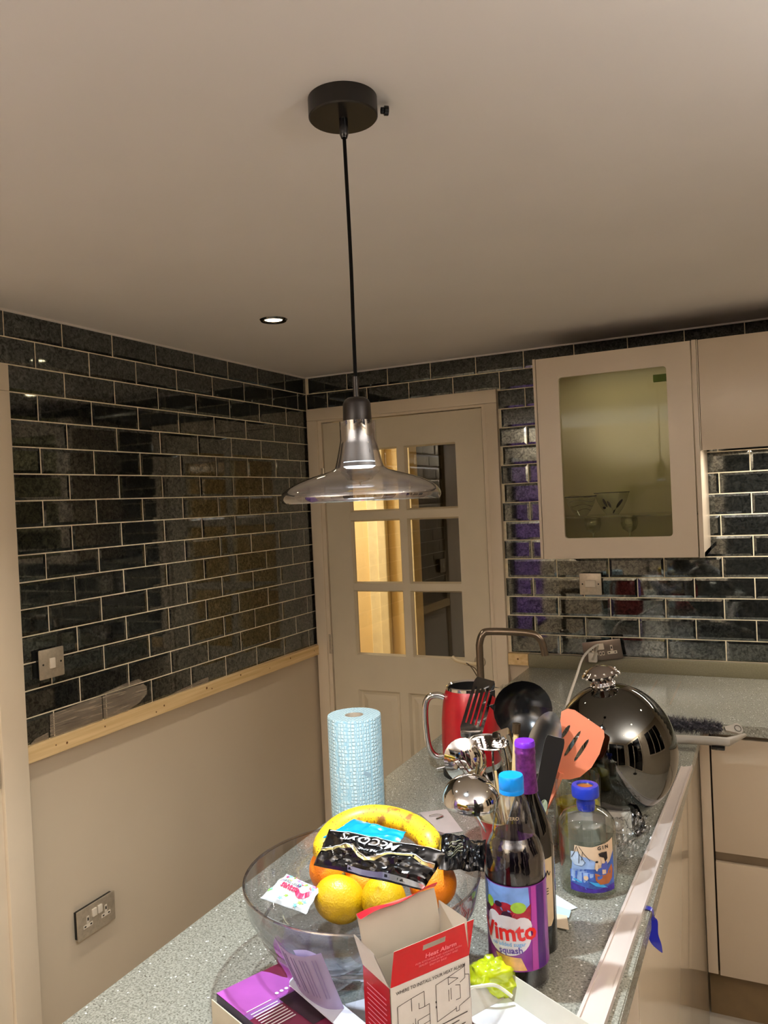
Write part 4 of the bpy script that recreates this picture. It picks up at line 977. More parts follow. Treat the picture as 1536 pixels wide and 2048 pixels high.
MB().lathe([(0.0, 0.1825), (0.0015, 0.188), (0.0, 0.190)], n=8).build('tag_knot', CLEARB, gb) if False else None
m = MB(); lr3 = 0.0504
def GB(u, v, off=0.0): a = gth+0.14+u/lr3; return Vector(((lr3+off)*math.cos(a), (lr3+off)*math.sin(a), v))
GM = [mat('gin_label_peach', rgb(226, 196, 164), 0.5), mat('gin_sea_blue', rgb(60, 92, 170), 0.4, var=0.5, scale=70), mat('gin_purple', rgb(64, 40, 140), 0.4, var=0.4, scale=80), mat('gin_boat', rgb(164, 92, 48), 0.5, var=0.2, scale=60), mat('gin_black', rgb(24, 16, 16), 0.5), mat('gin_blossom', rgb(190, 205, 226), 0.5, var=0.2, scale=90), mat('gin_cyan', rgb(60, 160, 216), 0.4), mat('gin_robe', rgb(74, 86, 168), 0.5), mat('gin_sky', rgb(150, 176, 220), 0.5, var=0.3, scale=60)]
lay = lambda o: (lambda u, v: GB(u, v, o))
poly2(m, [(-0.040, 0.015), (0.042, 0.015), (0.042, 0.104), (0.030, 0.099), (0.0, 0.093), (-0.030, 0.094)], lay(0), 8)
m.mi = 8; poly2(m, [(-0.040, 0.030), (-0.002, 0.030), (0.005, 0.068), (-0.010, 0.075), (-0.034, 0.078)], lay(.0003), 6)
m.mi = 1; poly2(m, [(-0.040, 0.015), (0.042, 0.015), (0.042, 0.072), (0.030, 0.062), (0.008, 0.055), (-0.012, 0.055), (-0.040, 0.05)], lay(.0004), 8)
poly2(m, [(0.028, 0.058), (0.042, 0.062), (0.042, 0.082)], lay(.0005), 4)
m.mi = 2; poly2(m, [(-0.040, 0.014), (0.042, 0.014), (0.042, 0.026), (0.01, 0.019), (-0.040, 0.028)], lay(.0006), 8)
m.mi = 6; poly2(m, [(-0.008, 0.034), (0.004, 0.026), (0.026, 0.021), (0.014, 0.030)], lay(.0007), 4); poly2(m, [(-0.036, 0.034), (-0.02, 0.030), (-0.018, 0.032), (-0.03, 0.036)], lay(.0007), 3)
m.mi = 3; poly2(m, [(0.003, 0.048), (0.008, 0.043), (0.026, 0.044), (0.032, 0.054), (0.036, 0.060), (0.0385, 0.050), (0.036, 0.036), (0.028, 0.028), (0.012, 0.028), (0.004, 0.036)], lay(.0009), 3)
m.mi = 7; poly2(m, [(0.014, 0.046), (0.027, 0.046), (0.026, 0.066), (0.019, 0.070), (0.015, 0.062)], lay(.0011), 3)
m.mi = 0; disc2(m, 0.019, 0.070, 0.0045, lay(.0012), 0.006); poly2(m, [(0.016, 0.046), (0.023, 0.046), (0.023, 0.053), (0.016, 0.054)], lay(.0013), 2); disc2(m, -0.012, 0.040, 0.004, lay(.0013))
disc2(m, 0.0065, 0.060, 0.0025, lay(.0013), 0.008)
m.mi = 4; poly2(m, [(0.010, 0.082), (0.016, 0.084), (0.026, 0.084), (0.027, 0.072), (0.022, 0.066), (0.020, 0.074), (0.012, 0.077)], lay(.0014), 3); disc2(m, 0.007, 0.068, 0.0025, lay(.0014), 0.0018)
put_text(m, 'G I N', 0.0088, lay(.0015), 0.019, 0.0915, 0.09, offset=0.03)
line2(m, [(0.006, 0.0968), (0.024, 0.0985)], 0.0007, lay(.0015))
m.mi = 5; poly2(m, [(-0.037, 0.082), (-0.024, 0.084), (-0.012, 0.068), (-0.018, 0.060), (-0.030, 0.060), (-0.038, 0.068)], lay(.0011), 3)
m.mi = 4
for a_ in ([(-0.026, 0.093), (-0.030, 0.082), (-0.036, 0.072)], [(-0.026, 0.093), (-0.022, 0.080), (-0.023, 0.064)], [(-0.022, 0.093), (-0.014, 0.082), (-0.004, 0.070)], [(-0.022, 0.080), (-0.012, 0.066)], [(-0.016, 0.085), (-0.018, 0.070)]): line2(m, a_, 0.0009, lay(.0015))
m.build('label', GM, gb)
bl = MB(); bl.add([Vector((0.0490*math.cos(gth+PI+a), 0.0490*math.sin(gth+PI+a), z)) for z in (0.02, 0.118) for a in [(-0.75+1.5*k/12) for k in range(13)]], [(i, i+1, 14+i, 13+i) for i in range(12)])
bl.build('back_label', mat('back_label_grey', rgb(176, 170, 166), 0.6), gb)

# --- tumbler of yellow liquid behind
op = onz(1159, 1704, WT)
og = thing('oil_jar', 'tall clear glass jar of yellow oil behind the gin bottle', 'jar', op)
MB().lathe([(0.0, 0.0), (0.044, 0.0), (0.0455, 0.006), (0.0455, 0.150), (0.0445, 0.152), (0.0435, 0.150), (0.0435, 0.008), (0.0, 0.006)], n=40).build('jar_glass', CLEARB, og)
MB().lathe([(0.0, 0.007), (0.0425, 0.009), (0.0425, 0.098), (0.0, 0.098)], n=36).build('oil', OIL, og)

# --- mirrored globe
gc = onz(1232, 1495, WT+0.151); gd = (gc-CAM).dot(_f); rr = 119*gd/F
gl = thing('mirrored_globe', 'large smoky mirrored glass globe with a beaded chrome crown on top', 'globe', gc)
P_ = []
for k_ in range(0, 29):
    t_ = math.radians(8+172*k_/28); P_.append((rr*0.985*math.sin(t_), rr*1.08*math.cos(t_)))
tz = P_[0][1]
gaxis = Matrix.Rotation(0.10, 4, Vector((_f.x, _f.y, 0)).normalized()) 
gl.matrix_basis = Matrix.Translation(gc) @ Matrix.Rotation(-0.16, 4, Vector((_f.x, _f.y, 0)).normalized())
MB().lathe(P_, n=72).build('globe_glass', DARKMIR, gl)
MB().lathe([(0.024, tz-0.006), (0.026, tz+0.0026), (0.022, tz+0.0092), (0.026, tz+0.0145), (0.036, tz+0.0211), (0.040, tz+0.0264), (0.034, tz+0.0304), (0.026, tz+0.0370), (0.016, tz+0.0422), (0.006, tz+0.0449), (0.0, tz+0.0449)], n=40).build('crown', mat('smoked_chrome', (0.5, 0.46, 0.45, 1), 0.08, 1.0), gl)
m = MB()
for (rad, z_, n_, br) in ((0.0385, tz+0.0235, 14, 0.0034), (0.033, tz+0.031, 11, 0.0032), (0.025, tz+0.003, 14, 0.003)):
    for k_ in range(n_):
        a = 2*PI*k_/n_; m.ellipsoid((rad*math.cos(a), rad*math.sin(a), z_), br, br, br, 8, 5)
bd = m.build('beading', CHROME, gl); bd['kind'] = 'stuff'

# --- fruit bowl (clear acrylic, wide rim, tapering foot with tray)
BX, BY, RZ = 1.357, -2.135, 1.072
fb = thing('fruit_bowl', 'wide clear acrylic fruit bowl on a tapering clear foot', 'bowl', (BX, BY, WT))
rz_ = RZ-WT; br = 0.172
MB().lathe([(0.0, 0.058), (0.09, 0.060), (0.125, 0.075), (0.152, 0.100), (0.168, 0.128), (br, rz_), (br+0.0025, rz_+0.001), (br+0.002, rz_-0.004), (0.170, 0.124), (0.155, 0.096), (0.128, 0.070), (0.095, 0.054), (0.0, 0.052)], n=88).build('dish', CLEAR, fb)
MB().tube([((br+0.001)*math.cos(a), (br+0.001)*math.sin(a), rz_) for a in [2*PI*k/88 for k in range(89)]], 0.0022, 8, caps=False).build('rim', glass('rim_acrylic', (0.86, 0.84, 0.88), 0.14, 0.05, 1.3), fb)
MB().lathe([(0.150, 0.092), (0.146, 0.080), (0.128, 0.045), (0.110, 0.018), (0.104, 0.004), (0.098, 0.0), (0.0, 0.001)], n=72).build('foot', CLEAR, fb)
MB().lathe([(0.150, 0.092), (0.147, 0.089), (0.150, 0.086), (0.153, 0.089), (0.150, 0.092)], n=72).build('collar', CLEAR, fb)

# fruit
OR = mat('orange_peel', rgb(250, 138, 16), 0.42, var=0.06, scale=30, bump=0.35, bscale=420)
LE = mat('lemon_peel', rgb(204, 164, 10), 0.38, var=0.07, scale=30, bump=0.3, bscale=350)
GREENB = mat('stalk_brown', rgb(96, 84, 30), 0.8)
def fruit(kind, px, py, z, r, label, tip=None):
    c = onz(px, py, z)
    t = thing(kind, label, 'fruit', c, group='citrus fruit in the clear bowl')
    q = Vector(tip or (0.3, -0.5, 0.8)).normalized(); Mq = q.to_track_quat('Z', 'Y').to_matrix()
    if kind == 'lemon':
        m = MB(); vs = []; n = 32; mm = 20
        for j in range(mm+1):
            th = PI*j/mm; rr_ = r*(0.97*math.sin(th)**0.92); zz = 1.12*r*math.cos(th)+(0.10*r if j == 0 else 0)-(0.08*r if j == mm else 0)
            for k in range(n):
                a = 2*PI*k/n; v = Mq @ Vector((rr_*math.cos(a), rr_*math.sin(a), zz)); vs.append(v*(1+0.015*noise.noise(v*40)))
        m.add(vs, [(j*n+k, (j+1)*n+k, (j+1)*n+(k+1) % n, j*n+(k+1) % n) for j in range(mm) for k in range(n)])
        m.build('peel', LE, t)
        e = q*(r*1.12)
    else:
        MB().ellipsoid((0, 0, 0), r, r, r*0.96, 36, 22, Mq, 0.02, 20).build('peel', OR, t); e = q*(r*0.955)
    MB().ellipsoid(e, 0.004, 0.004, 0.0022, 10, 6, Mq).build('stalk_end', GREENB, t)
fruit('lemon', 679, 1798, 1.034, 0.034, 'ripe yellow lemon beside the tissue packet, left of the two', (-0.75, -0.35, 0.3))
fruit('lemon', 768, 1801, 1.034, 0.034, 'yellow lemon partly hidden behind the open red and white carton', (0.1, -0.6, 0.8))
fruit('orange', 664, 1738, 1.050, 0.036, 'bright orange at the left under the black crisp packet', (0.9, -0.5, 0.1))
fruit('orange', 728, 1768, 1.030, 0.036, 'shaded orange in the middle of the bowl behind the lemons', (0, 0, 1))
fruit('orange', 866, 1766, 1.040, 0.036, 'orange at the right end of the black crisp packet', (0, 0, 1))
# banana
bp_ = [onz(648, 1716, 1.082), onz(652, 1688, 1.088), onz(680, 1654, 1.096), onz(722, 1635, 1.102), onz(770, 1634, 1.104), onz(820, 1650, 1.100), onz(853, 1676, 1.094), onz(868, 1702, 1.088)]
bn = thing('banana', 'spotty ripe banana curved over the top of the fruit bowl', 'banana', bp_[3])
def banana_mat():
    m = mat('banana_skin', rgb(236, 196, 30), 0.45, var=0.08, scale=14); nt = m.node_tree; N = nt.nodes; L = nt.links; b = N['Principled BSDF']
    tc = N.new('ShaderNodeTexCoord'); v = N.new('ShaderNodeTexNoise'); v.inputs['Scale'].default_value = 330; v.inputs['Detail'].default_value = 1; L.new(tc.outputs['Object'], v.inputs['Vector'])
    v2 = N.new('ShaderNodeTexNoise'); v2.inputs['Scale'].default_value = 36; v2.inputs['Detail'].default_value = 4; L.new(tc.outputs['Object'], v2.inputs['Vector'])
    r1 = N.new('ShaderNodeValToRGB'); r1.color_ramp.elements[0].position = 0.60; r1.color_ramp.elements[1].position = 0.66; L.new(v.outputs['Fac'], r1.inputs['Fac'])
    r2 = N.new('ShaderNodeValToRGB'); r2.color_ramp.elements[0].position = 0.58; r2.color_ramp.elements[1].position = 0.70; L.new(v2.outputs['Fac'], r2.inputs['Fac'])
    mxx = N.new('ShaderNodeMath'); mxx.operation = 'MAXIMUM'; L.new(r1.outputs['Color'], mxx.inputs[0]); L.new(r2.outputs['Color'], mxx.inputs[1])
    old = b.inputs['Base Color'].links[0].from_socket; mx = N.new('ShaderNodeMix'); mx.data_type = 'RGBA'; L.new(mxx.outputs[0], mx.inputs[0]); L.new(old, mx.inputs[6]); mx.inputs[7].default_value = rgb(134, 88, 28)
    L.new(mx.outputs[2], b.inputs['Base Color']); return m
cpts = catmull(bp_, 6); nb = len(cpts)
MB().tube(cpts, [0.0195*min(1, 0.35+2.2*math.sin(PI*i/(nb-1))) * (0.96 if i % 1 else 1) for i in range(nb)], 7).build('skin', banana_mat(), bn, world=True, angle=60)
MB().tube([cpts[-1], cpts[-1]+(cpts[-1]-cpts[-3]).normalized()*0.014], 0.006, 8).build('stalk', mat('banana_stalk', rgb(120, 100, 40), 0.7), bn, world=True)

# crisp packets ---------------------------------------------------------------
def bilin(q, u, v): return (q[0]*(1-u)+q[1]*u)*(1-v)+(q[3]*(1-u)+q[2]*u)*v
def packet(name, label, quad, bulge, mats, seed, crumple=0.006, deco=None, nu=46, nv=26, cat='crisp packet'):
    """quad corners: BL, BR, TR, TL (world)"""
    q = [Vector(p) for p in quad]; nrm = (q[1]-q[0]).cross(q[3]-q[0]).normalized()
    if nrm.dot(toC) < 0: nrm = -nrm
    t = thing(name, label, cat, (q[0]+q[1]+q[2]+q[3])/4)
    def S(u, v, off=0.0, side=1):
        e = (max(0.0, 1-abs(2*u-1)**4)*max(0.0, 1-abs(2*v-1)**3))**0.55
        p = bilin(q, u, v); k = Vector((u*5+seed, v*3.3, seed*1.7))
        n1 = noise.noise(k)*crumple+abs(noise.noise(k*1.7))*crumple*0.8
        crimp = 0.0008*math.sin(v*160) if (u < 0.05 or u > 0.95) else 0
        return p+nrm*(side*(bulge*e)+n1*(0.35+e)+crimp+off)
    m = MB(); m.grid(lambda a, b: S(a, b), nu, nv); m.mi = 1 if len(mats) > 1 else 0
    m.grid(lambda a, b: S(a, b, -0.0006, -0.6), nu, nv)
    o = m.build('foil_bag', mats, t, world=True, angle=25)
    if deco: deco(t, S)
    return t
FOILB = mat('black_foil', rgb(10, 10, 12), 0.16, 0.25, var=0.3, coat=0.5, bump=0.15, bscale=40)
FOILS = mat('silver_foil', (0.6, 0.6, 0.62, 1), 0.22, 1.0, bump=0.25, bscale=50)
FOILC = mat('cyan_foil', rgb(10, 150, 205), 0.25, 0.3, coat=0.4, bump=0.15, bscale=50)
GOLD = mat('gold_print', rgb(196, 180, 120), 0.3, 0.6)
PWH = mat('white_print', rgb(240, 240, 240), 0.4)
def deco_mc(t, S):
    def strip_(pts, th, off): 
        a = []; b = []
        for (u0, v0), (u1, v1) in zip(pts, pts[1:]):
            n_ = max(2, int(abs(u1-u0)*40))
            for k in range(n_): a.append((u0+(u1-u0)*k/n_, v0+(v1-v0)*k/n_))
        a.append(pts[-1]); return [S(x, y+th/2, off) for x, y in a], [S(x, y-th/2, off) for x, y in a]
    pts = [(0.02, 0.42), (0.15, 0.50), (0.32, 0.56), (0.40, 0.40), (0.47, 0.33), (0.54, 0.40), (0.62, 0.62), (0.80, 0.70), (0.90, 0.60), (0.985, 0.62)]
    m = MB(); A, B = strip_([(u, v-0.04) for u, v in pts], 0.07, 0.0009); m.strip(A, B)
    m.mi = 1; A, B = strip_([(u, v+0.012) for u, v in pts], 0.018, 0.0013); m.strip(A, B)
    A, B = strip_([(0.03, 0.93), (0.3, 0.955), (0.6, 0.965), (0.97, 0.97)], 0.02, 0.0013); m.strip(A, B)
    # lettering, upside down as the packet lies
    W_, H_ = 0.185, 0.060
    put_text(m, "McCOY'S", 1.0, lambda x, y: S(0.43-x*0.150, 0.78-y*0.27, 0.0034), 0, 0, 0, offset=0.015, shear=0.25, sx=0.80)
    put_text(m, 'THE REAL', 1.0, lambda x, y: S(0.46-x*0.05, 0.53-y*0.095, 0.0030), 0, 0, 0, offset=0.02, sx=0.75)
    m.build('print', [GOLD, PWH], t, world=True, smooth=False)
    m = MB(); A = [S(k/30, 0.012, 0.0012) for k in range(10, 31)]; B = [S(k/30, 0.10, 0.0012) for k in range(10, 31)]; m.strip(A, B); m.build('seam', FOILS, t, world=True)
zc_ = 1.115
quad = [onz(627, 1730, 1.116), onz(846, 1781, 1.108), onz(892, 1705, 1.142), onz(659, 1659, 1.150)]
packet('crisp_packet', 'black crisp packet with gold chevron and upside down white lettering on the fruit', quad, 0.013, [FOILB, FOILS], 3.1, 0.008, deco_mc)
quad = [onz(645, 1676, 1.108), onz(800, 1684, 1.110), onz(812, 1664, 1.115), onz(708, 1638, 1.118)]
packet('crisp_packet', 'bright cyan crisp packet peeping out behind the black one', quad, 0.004, [FOILC], 8.2, 0.003, nu=20, nv=12)
def deco_2(t, S):
    m = MB()
    for k in range(6): 
        A = [S(0.2+0.3*j/6, 0.28+0.07*k, 0.001) for j in range(7)]; B = [S(0.2+0.3*j/6, 0.295+0.07*k, 0.001) for j in range(7)]; m.strip(A, B)
    m.build('print', mat('dim_print', rgb(120, 116, 90), 0.5), t, world=True, smooth=False)
    m = MB(); A = [S(0.05+0.5*j/8, 0.93, 0.001) for j in range(9)]; B = [S(0.05+0.5*j/8, 1.0, 0.001) for j in range(9)]; m.strip(A, B); m.build('cyan_edge', FOILC, t, world=True)
quad = [onz(876, 1738, 1.085), onz(968, 1744, 1.078), onz(972, 1680, 1.10), onz(880, 1672, 1.104)]
packet('crisp_packet', 'crumpled black crisp packet between the fruit and the squash bottle', quad, 0.008, [FOILB, FOILS], 5.5, 0.010, deco_2, nu=30, nv=20)

# tissue packet ---------------------------------------------------------------
tq = [onz(520, 1796, 1.040), onz(612, 1828, 1.040), onz(640, 1778, 1.055), onz(573, 1748, 1.055)]
def deco_t(t, S):
    m = MB(); random.seed(3)
    for k in range(30):
        u, v = random.uniform(0.06, 0.94), random.choice([random.uniform(0.05, 0.32), random.uniform(0.7, 0.95)]); m.mi = random.choice([0, 1, 2, 3, 4]); r = random.uniform(0.04, 0.085)
        m.add([S(u+r*math.cos(a)*(0.6+0.4*math.cos(5*a)), v+1.3*r*math.sin(a)*(0.6+0.4*math.cos(5*a)), 0.0006+0.0001*(k % 4)) for a in [2*PI*i/15 for i in range(15)]], [tuple(range(15))])
    m.mi = 0; put_text(m, 'tissues', 1.0, lambda x, y: S(0.42-x*0.19, 0.52-y*0.30, 0.0013), 0, 0, 0, offset=0.03, sx=0.8)
    m.mi = 5; put_text(m, 'POCKET TISSUES', 1.0, lambda x, y: S(0.42-x*0.075, 0.70-y*0.13, 0.0013), 0, 0, 0, offset=0.01, sx=0.8)
    m.mi = 0; m.strip([S(0.62+0.30*k/8, 0.62-0.12*math.sin(k*0.5), 0.0010) for k in range(9)], [S(0.62+0.30*k/8, 0.42-0.12*math.sin(k*0.5), 0.0010) for k in range(9)])
    m.build('print', [mat('tp_red', rgb(226, 40, 84), 0.4), mat('tp_green', rgb(140, 214, 70), 0.4), mat('tp_aqua', rgb(120, 214, 222), 0.4), mat('tp_lilac', rgb(170, 130, 220), 0.4), mat('tp_yellow', rgb(240, 226, 120), 0.4), DARKGAP], t, world=True, smooth=False)
packet('tissue_packet', 'floral white and pink pocket tissue packet at the left of the bowl', tq, 0.006, [mat('tissue_wrap', rgb(205, 212, 214), 0.35, var=0.06, coat=0.4)], 1.3, 0.002, deco_t, 24, 14, cat='tissues')

# --- open carton (heat alarm box) ------------------------------------------------
zb = 1.060
B0 = onz(780, 1977, zb); A0 = onz(727, 1929, zb); C0 = onz(937, 1910, zb); D0_ = A0+(C0-B0)
ux = (C0-B0).normalized(); uy = (A0-B0).normalized(); wd = (C0-B0).length; dp = (A0-B0).length
cx_ = thing('carton', 'open red and white heat alarm carton standing in front of the bowl', 'box', Vector((B0.x, B0.y, WT)))
CW = mat('carton_white', rgb(236, 228, 220), 0.45, var=0.03); CI = mat('carton_inside', rgb(206, 196, 180), 0.7, var=0.03); CRd = mat('carton_red', rgb(178, 10, 26), 0.2, var=0.06, coat=0.6); CRb = mat('carton_bright_red', rgb(250, 24, 40), 0.3)
th = 0.0009; hz = zb-WT
def wall_(p, q_, out, z0, z1, mo, mi_, name, lean0=Vector((0, 0, 0))):
    m = MB(); a, b, c, d = Vector((p.x, p.y, z0)), Vector((q_.x, q_.y, z0)), Vector((q_.x, q_.y, z1))+lean0, Vector((p.x, p.y, z1))+lean0
    m.add([a+out*th, b+out*th, c+out*th, d+out*th], [(0, 1, 2, 3)]); m.mi = 1; m.add([a, b, c, d], [(0, 1, 2, 3)])
    m.add([d, c, c+out*th, d+out*th], [(0, 1, 2, 3)]); return m.build(name, [mo, mi_], cx_, world=True, smooth=False)
wall_(B0, C0, -uy, WT, zb, CW, CI, 'front_panel'); wall_(A0, D0_, uy, WT, zb, CW, CI, 'back_panel')
wall_(B0, A0, -ux, WT, zb, CRd, CI, 'side_panel'); wall_(C0, D0_, ux, WT, zb, CRd, CI, 'side_panel')
MB().add([Vector((p.x, p.y, WT+0.001)) for p in (B0, C0, D0_, A0)], [(0, 1, 2, 3)]).build('bottom', CI, cx_, world=True)
# front hang flap (leans towards the viewer)
fl0 = B0.copy(); fr0 = C0.copy(); ftl = onz(787, 1904, zb+0.033); ftr = onz(947, 1838, zb+0.033)
nf = (fr0-fl0).cross(ftl-fl0).normalized()
if nf.dot(toC) < 0: nf = -nf
def FL(u, v, off=0): return bilin([fl0, fr0, ftr, ftl], u, v)+nf*off
m = MB(); sl = rounded(0.36, 0.64, 0.74, 0.80, 0.03, 3)
# flap with a euro slot: strips around the hole
for (a, b, c, d) in ((0, 1, 0, 0.70), (0, 1, 0.84, 1.0), (0, 0.36, 0.70, 0.84), (0.64, 1, 0.70, 0.84)):
    for off, mi_ in ((th, 0), (0, 1)):
        m.mi = mi_; m.add([FL(a, c, off), FL(b, c, off), FL(b, d, off), FL(a, d, off)], [(0, 1, 2, 3)])
m.mi = 1; m.add([FL(0, 1, 0), FL(1, 1, 0), FL(1, 1, th), FL(0, 1, th)], [(0, 1, 2, 3)])
fo = m.build('hang_flap', [CRd, CI], cx_, world=True, smooth=False)
m = MB(); PK = mat('pale_red_print', rgb(226, 120, 130), 0.5); SH = lambda u, v: FL(u, v, th+0.0006)
put_text(m, 'Heat Alarm', 1.0, lambda x, y: SH(0.60+x*0.085, 0.50+y*0.17), 0, 0, offset=0.02)
for k, s_ in enumerate(('FOR KITCHENS AND GARAGES WITH', 'SEALED LITHIUM BATTERY AND', 'EASY FIT BASE')): put_text(m, s_, 1.0, lambda x, y: SH(0.58+x*0.035, 0.37-0.085*k+y*0.075), 0, 0)
m.build('print', PK, fo, world=True, smooth=False)
# back flap standing, with bright red tuck
btl = at(713, 1828, (A0-CAM).dot(_f)-0.005); btr = at(868, 1775, (D0_-CAM).dot(_f)-0.005)
def BF(u, v, off=0): return bilin([A0, D0_, btr, btl], u, v)-nf*off
m = MB(); m.grid(lambda u, v: BF(u, v)+nf*(0.004*math.sin(v*PI)), 6, 8); m.mi = 1; m.grid(lambda u, v: BF(u, v, th)+nf*(0.004*math.sin(v*PI)), 6, 8); m.build('lid_flap', [CI, CW], cx_, world=True)
tl2 = btl+(CU*0.006-_f*0.0); m = MB()
m.grid(lambda u, v: bilin([btl, btr, btr+CU*0.010+CR*0.004-_f*0.008, btl+CU*0.002-_f*0.016+CR*0.006], u, v)-_f*0.003*math.sin(v*PI)+CU*0.002*math.sin(u*9), 12, 4); m.build('tuck_flap', CRb, cx_, world=True)
# side dust flaps
ld = [B0, A0, at(713, 1873, (A0-CAM).dot(_f)-0.002), at(745, 1905, (A0-CAM).dot(_f)-0.02)]
m = MB(); m.add([B0, A0, at(708, 1868, (A0-CAM).dot(_f)), at(748, 1908, (B0-CAM).dot(_f)+0.01)], [(0, 1, 2, 3)]); m.mi = 1; m.add([p-ux*th for p in (B0, A0, at(708, 1868, (A0-CAM).dot(_f)), at(748, 1908, (B0-CAM).dot(_f)+0.01))], [(0, 1, 2, 3)])
m.build('dust_flap', [CW, CW], cx_, world=True, smooth=False)
m = MB(); m.add([C0, D0_, at(877, 1800, (D0_-CAM).dot(_f)), at(932, 1838, (C0-CAM).dot(_f)+0.01)], [(0, 1, 2, 3)]); m.add([p+ux*th for p in (C0, D0_, at(877, 1800, (D0_-CAM).dot(_f)), at(932, 1838, (C0-CAM).dot(_f)+0.01))], [(0, 1, 2, 3)])
m.build('dust_flap', CI, cx_, world=True, smooth=False)
# print on front panel
def FP(u, v): return B0+(C0-B0)*u-Vector((0, 0, 1))*v-uy*(th+0.0006)
m = MB(); put_text(m, 'WHERE TO INSTALL YOUR HEAT ALARM', 1.0, lambda x, y: FP(0.5+x*0.048, 0.0085-y*0.0055), 0, 0, offset=0.01)
lw_ = 0.0007
def ln(pts, w_=0.0007):
    for (x0, y0), (x1, y1) in zip(pts, pts[1:]):
        d = math.hypot((x1-x0)*wd, y1-y0) or 1e-9; nx, ny = -(y1-y0)/d*w_/2/wd, (x1-x0)*wd/d*w_/2
        m.add([FP(x0+nx, y0+ny), FP(x1+nx, y1+ny), FP(x1-nx, y1-ny), FP(x0-nx, y0-ny)], [(0, 1, 2, 3)])
def PL(pts): ln([(x, y*0.001) for x, y in pts])
PL([(0.07, 66), (0.07, 24), (0.24, 21), (0.24, 36), (0.24, 21), (0.40, 19), (0.40, 37), (0.33, 37), (0.33, 30)])
PL([(0.40, 37), (0.46, 36), (0.46, 64), (0.07, 68)]); PL([(0.25, 50), (0.25, 60)]); PL([(0.28, 46), (0.28, 58)]); PL([(0.31, 50), (0.31, 58), (0.46, 56)]); PL([(0.31, 50), (0.46, 48)])
PL([(0.55, 62), (0.55, 18), (0.71, 15), (0.71, 24), (0.84, 21), (0.71, 15), (0.93, 10), (0.93, 24), (0.86, 27)])
PL([(0.93, 20), (0.985, 22), (0.985, 50), (0.84, 55), (0.84, 60), (0.80, 60), (0.80, 54)]); PL([(0.80, 56), (0.55, 62)]); PL([(0.71, 30), (0.71, 44)]); PL([(0.74, 29), (0.74, 43)]); PL([(0.80, 28), (0.86, 30), (0.86, 46), (0.80, 46)])
for x, y in ((0.545, 38), (0.545, 44), (0.065, 54), (0.065, 60)): ln([(x-0.008, y*0.001), (x+0.008, y*0.001)], 0.0025)
for k in range(7): ln([(0.52, 0.068+0.006*k), (0.52+random.uniform(0.3, 0.45), 0.066+0.006*k)], 0.0012)
for k in range(5): ln([(0.06, 0.080+0.006*k), (0.06+random.uniform(0.25, 0.38), 0.078+0.006*k)], 0.0012)
m.build('print', mat('dark_print', rgb(58, 48, 42), 0.6), cx_, world=True, smooth=False)
# side print, pale
m = MB()
for k in range(9):
    for j in (0, 1):
        z = zb-0.016-0.006*k; p = B0+(A0-B0)*(0.12+0.0*j); q_ = B0+(A0-B0)*0.85
        if j == 0: m.add([Vector((p.x, p.y, z))-ux*(th+0.0005), Vector((q_.x, q_.y, z))-ux*(th+0.0005), Vector((q_.x, q_.y, z-0.0014))-ux*(th+0.0005), Vector((p.x, p.y, z-0.0014))-ux*(th+0.0005)], [(0, 1, 2, 3)])
m.build('print', mat('pink_print', rgb(226, 130, 150), 0.5), cx_, world=True, smooth=False)

# --- purple box of cards -----------------------------------------------------
zp = 0.958
pq = [onz(512, 2052, zp), onz(640, 2000, zp), onz(560, 1926, zp), onz(433, 1988, zp)]   # near-left .. order BL, BR, TR, TL
pbx = thing('gift_box', 'purple and maroon printed box with a dark photo panel at bottom left', 'box', sum(pq, Vector())/4-Vector((0, 0, zp-WT)))
pq[0] = pq[3]+(onz(512, 2052, zp)-pq[3])*1.7; pq[1] = pq[0]+(pq[2]-pq[3])
dz = Vector((0, 0, -(zp-WT-0.002)))
MB().prism(pq, dz).build('box_body', mat('box_grey_side', rgb(74, 66, 84), 0.4), pbx, world=True, smooth=False)
def PB(u, v, off=0.0006): return bilin(pq, u, v)+Vector((0, 0, off))
m = MB(); m.mi = 0; poly2(m, [(0, 0), (1, 0), (1, 1), (0, 1)], PB, 2)
m.mi = 1; cpoly = [(0.0, 0.58), (1.0, 0.58), (1.0, 0.64), (0.90, 0.70), (0.82, 0.80), (0.76, 0.93), (0.70, 1.0), (0.0, 1.0)]; poly2(m, cpoly, lambda u, v: PB(u, v, 0.0012), 1)
m.mi = 2; poly2(m, [(0.0, 0.62), (1.0, 0.62), (1.0, 0.5), (0.0, 0.5)], lambda u, v: PB(u, v, 0.0010), 1)
m.mi = 3; poly2(m, [(0.50, 0.10), (1.0, 0.10), (1.0, 0.56), (0.50, 0.56)], lambda u, v: PB(u, v, 0.0016), 1)
m.mi = 4; 
for k in range(6): disc2(m, 0.55+0.075*k, 0.635, 0.026, lambda u, v: PB(u, v, 0.002), 0.018, 12, 1)
line2(m, [(0.05, 0.595), (0.42, 0.595)], 0.010, lambda u, v: PB(u, v, 0.002))
for k in range(8): line2(m, [(0.06, 0.54-0.035*k), (0.46, 0.54-0.035*k)], 0.012, lambda u, v: PB(u, v, 0.002))
m.build('printed_lid', [mat('maroon_board', rgb(118, 40, 66), 0.3, coat=0.4), mat('violet_board', rgb(186, 96, 190), 0.3, var=0.14, scale=14, coat=0.4), mat('lilac_band', rgb(150, 96, 170), 0.4), mat('dark_photo', rgb(50, 34, 40), 0.3, var=0.5, scale=40), PWH], pbx, world=True, smooth=False)
tq_ = [pq[3]+(pq[3]-pq[2]).normalized()*0.008, pq[0]+(pq[3]-pq[2]).normalized()*0.008]
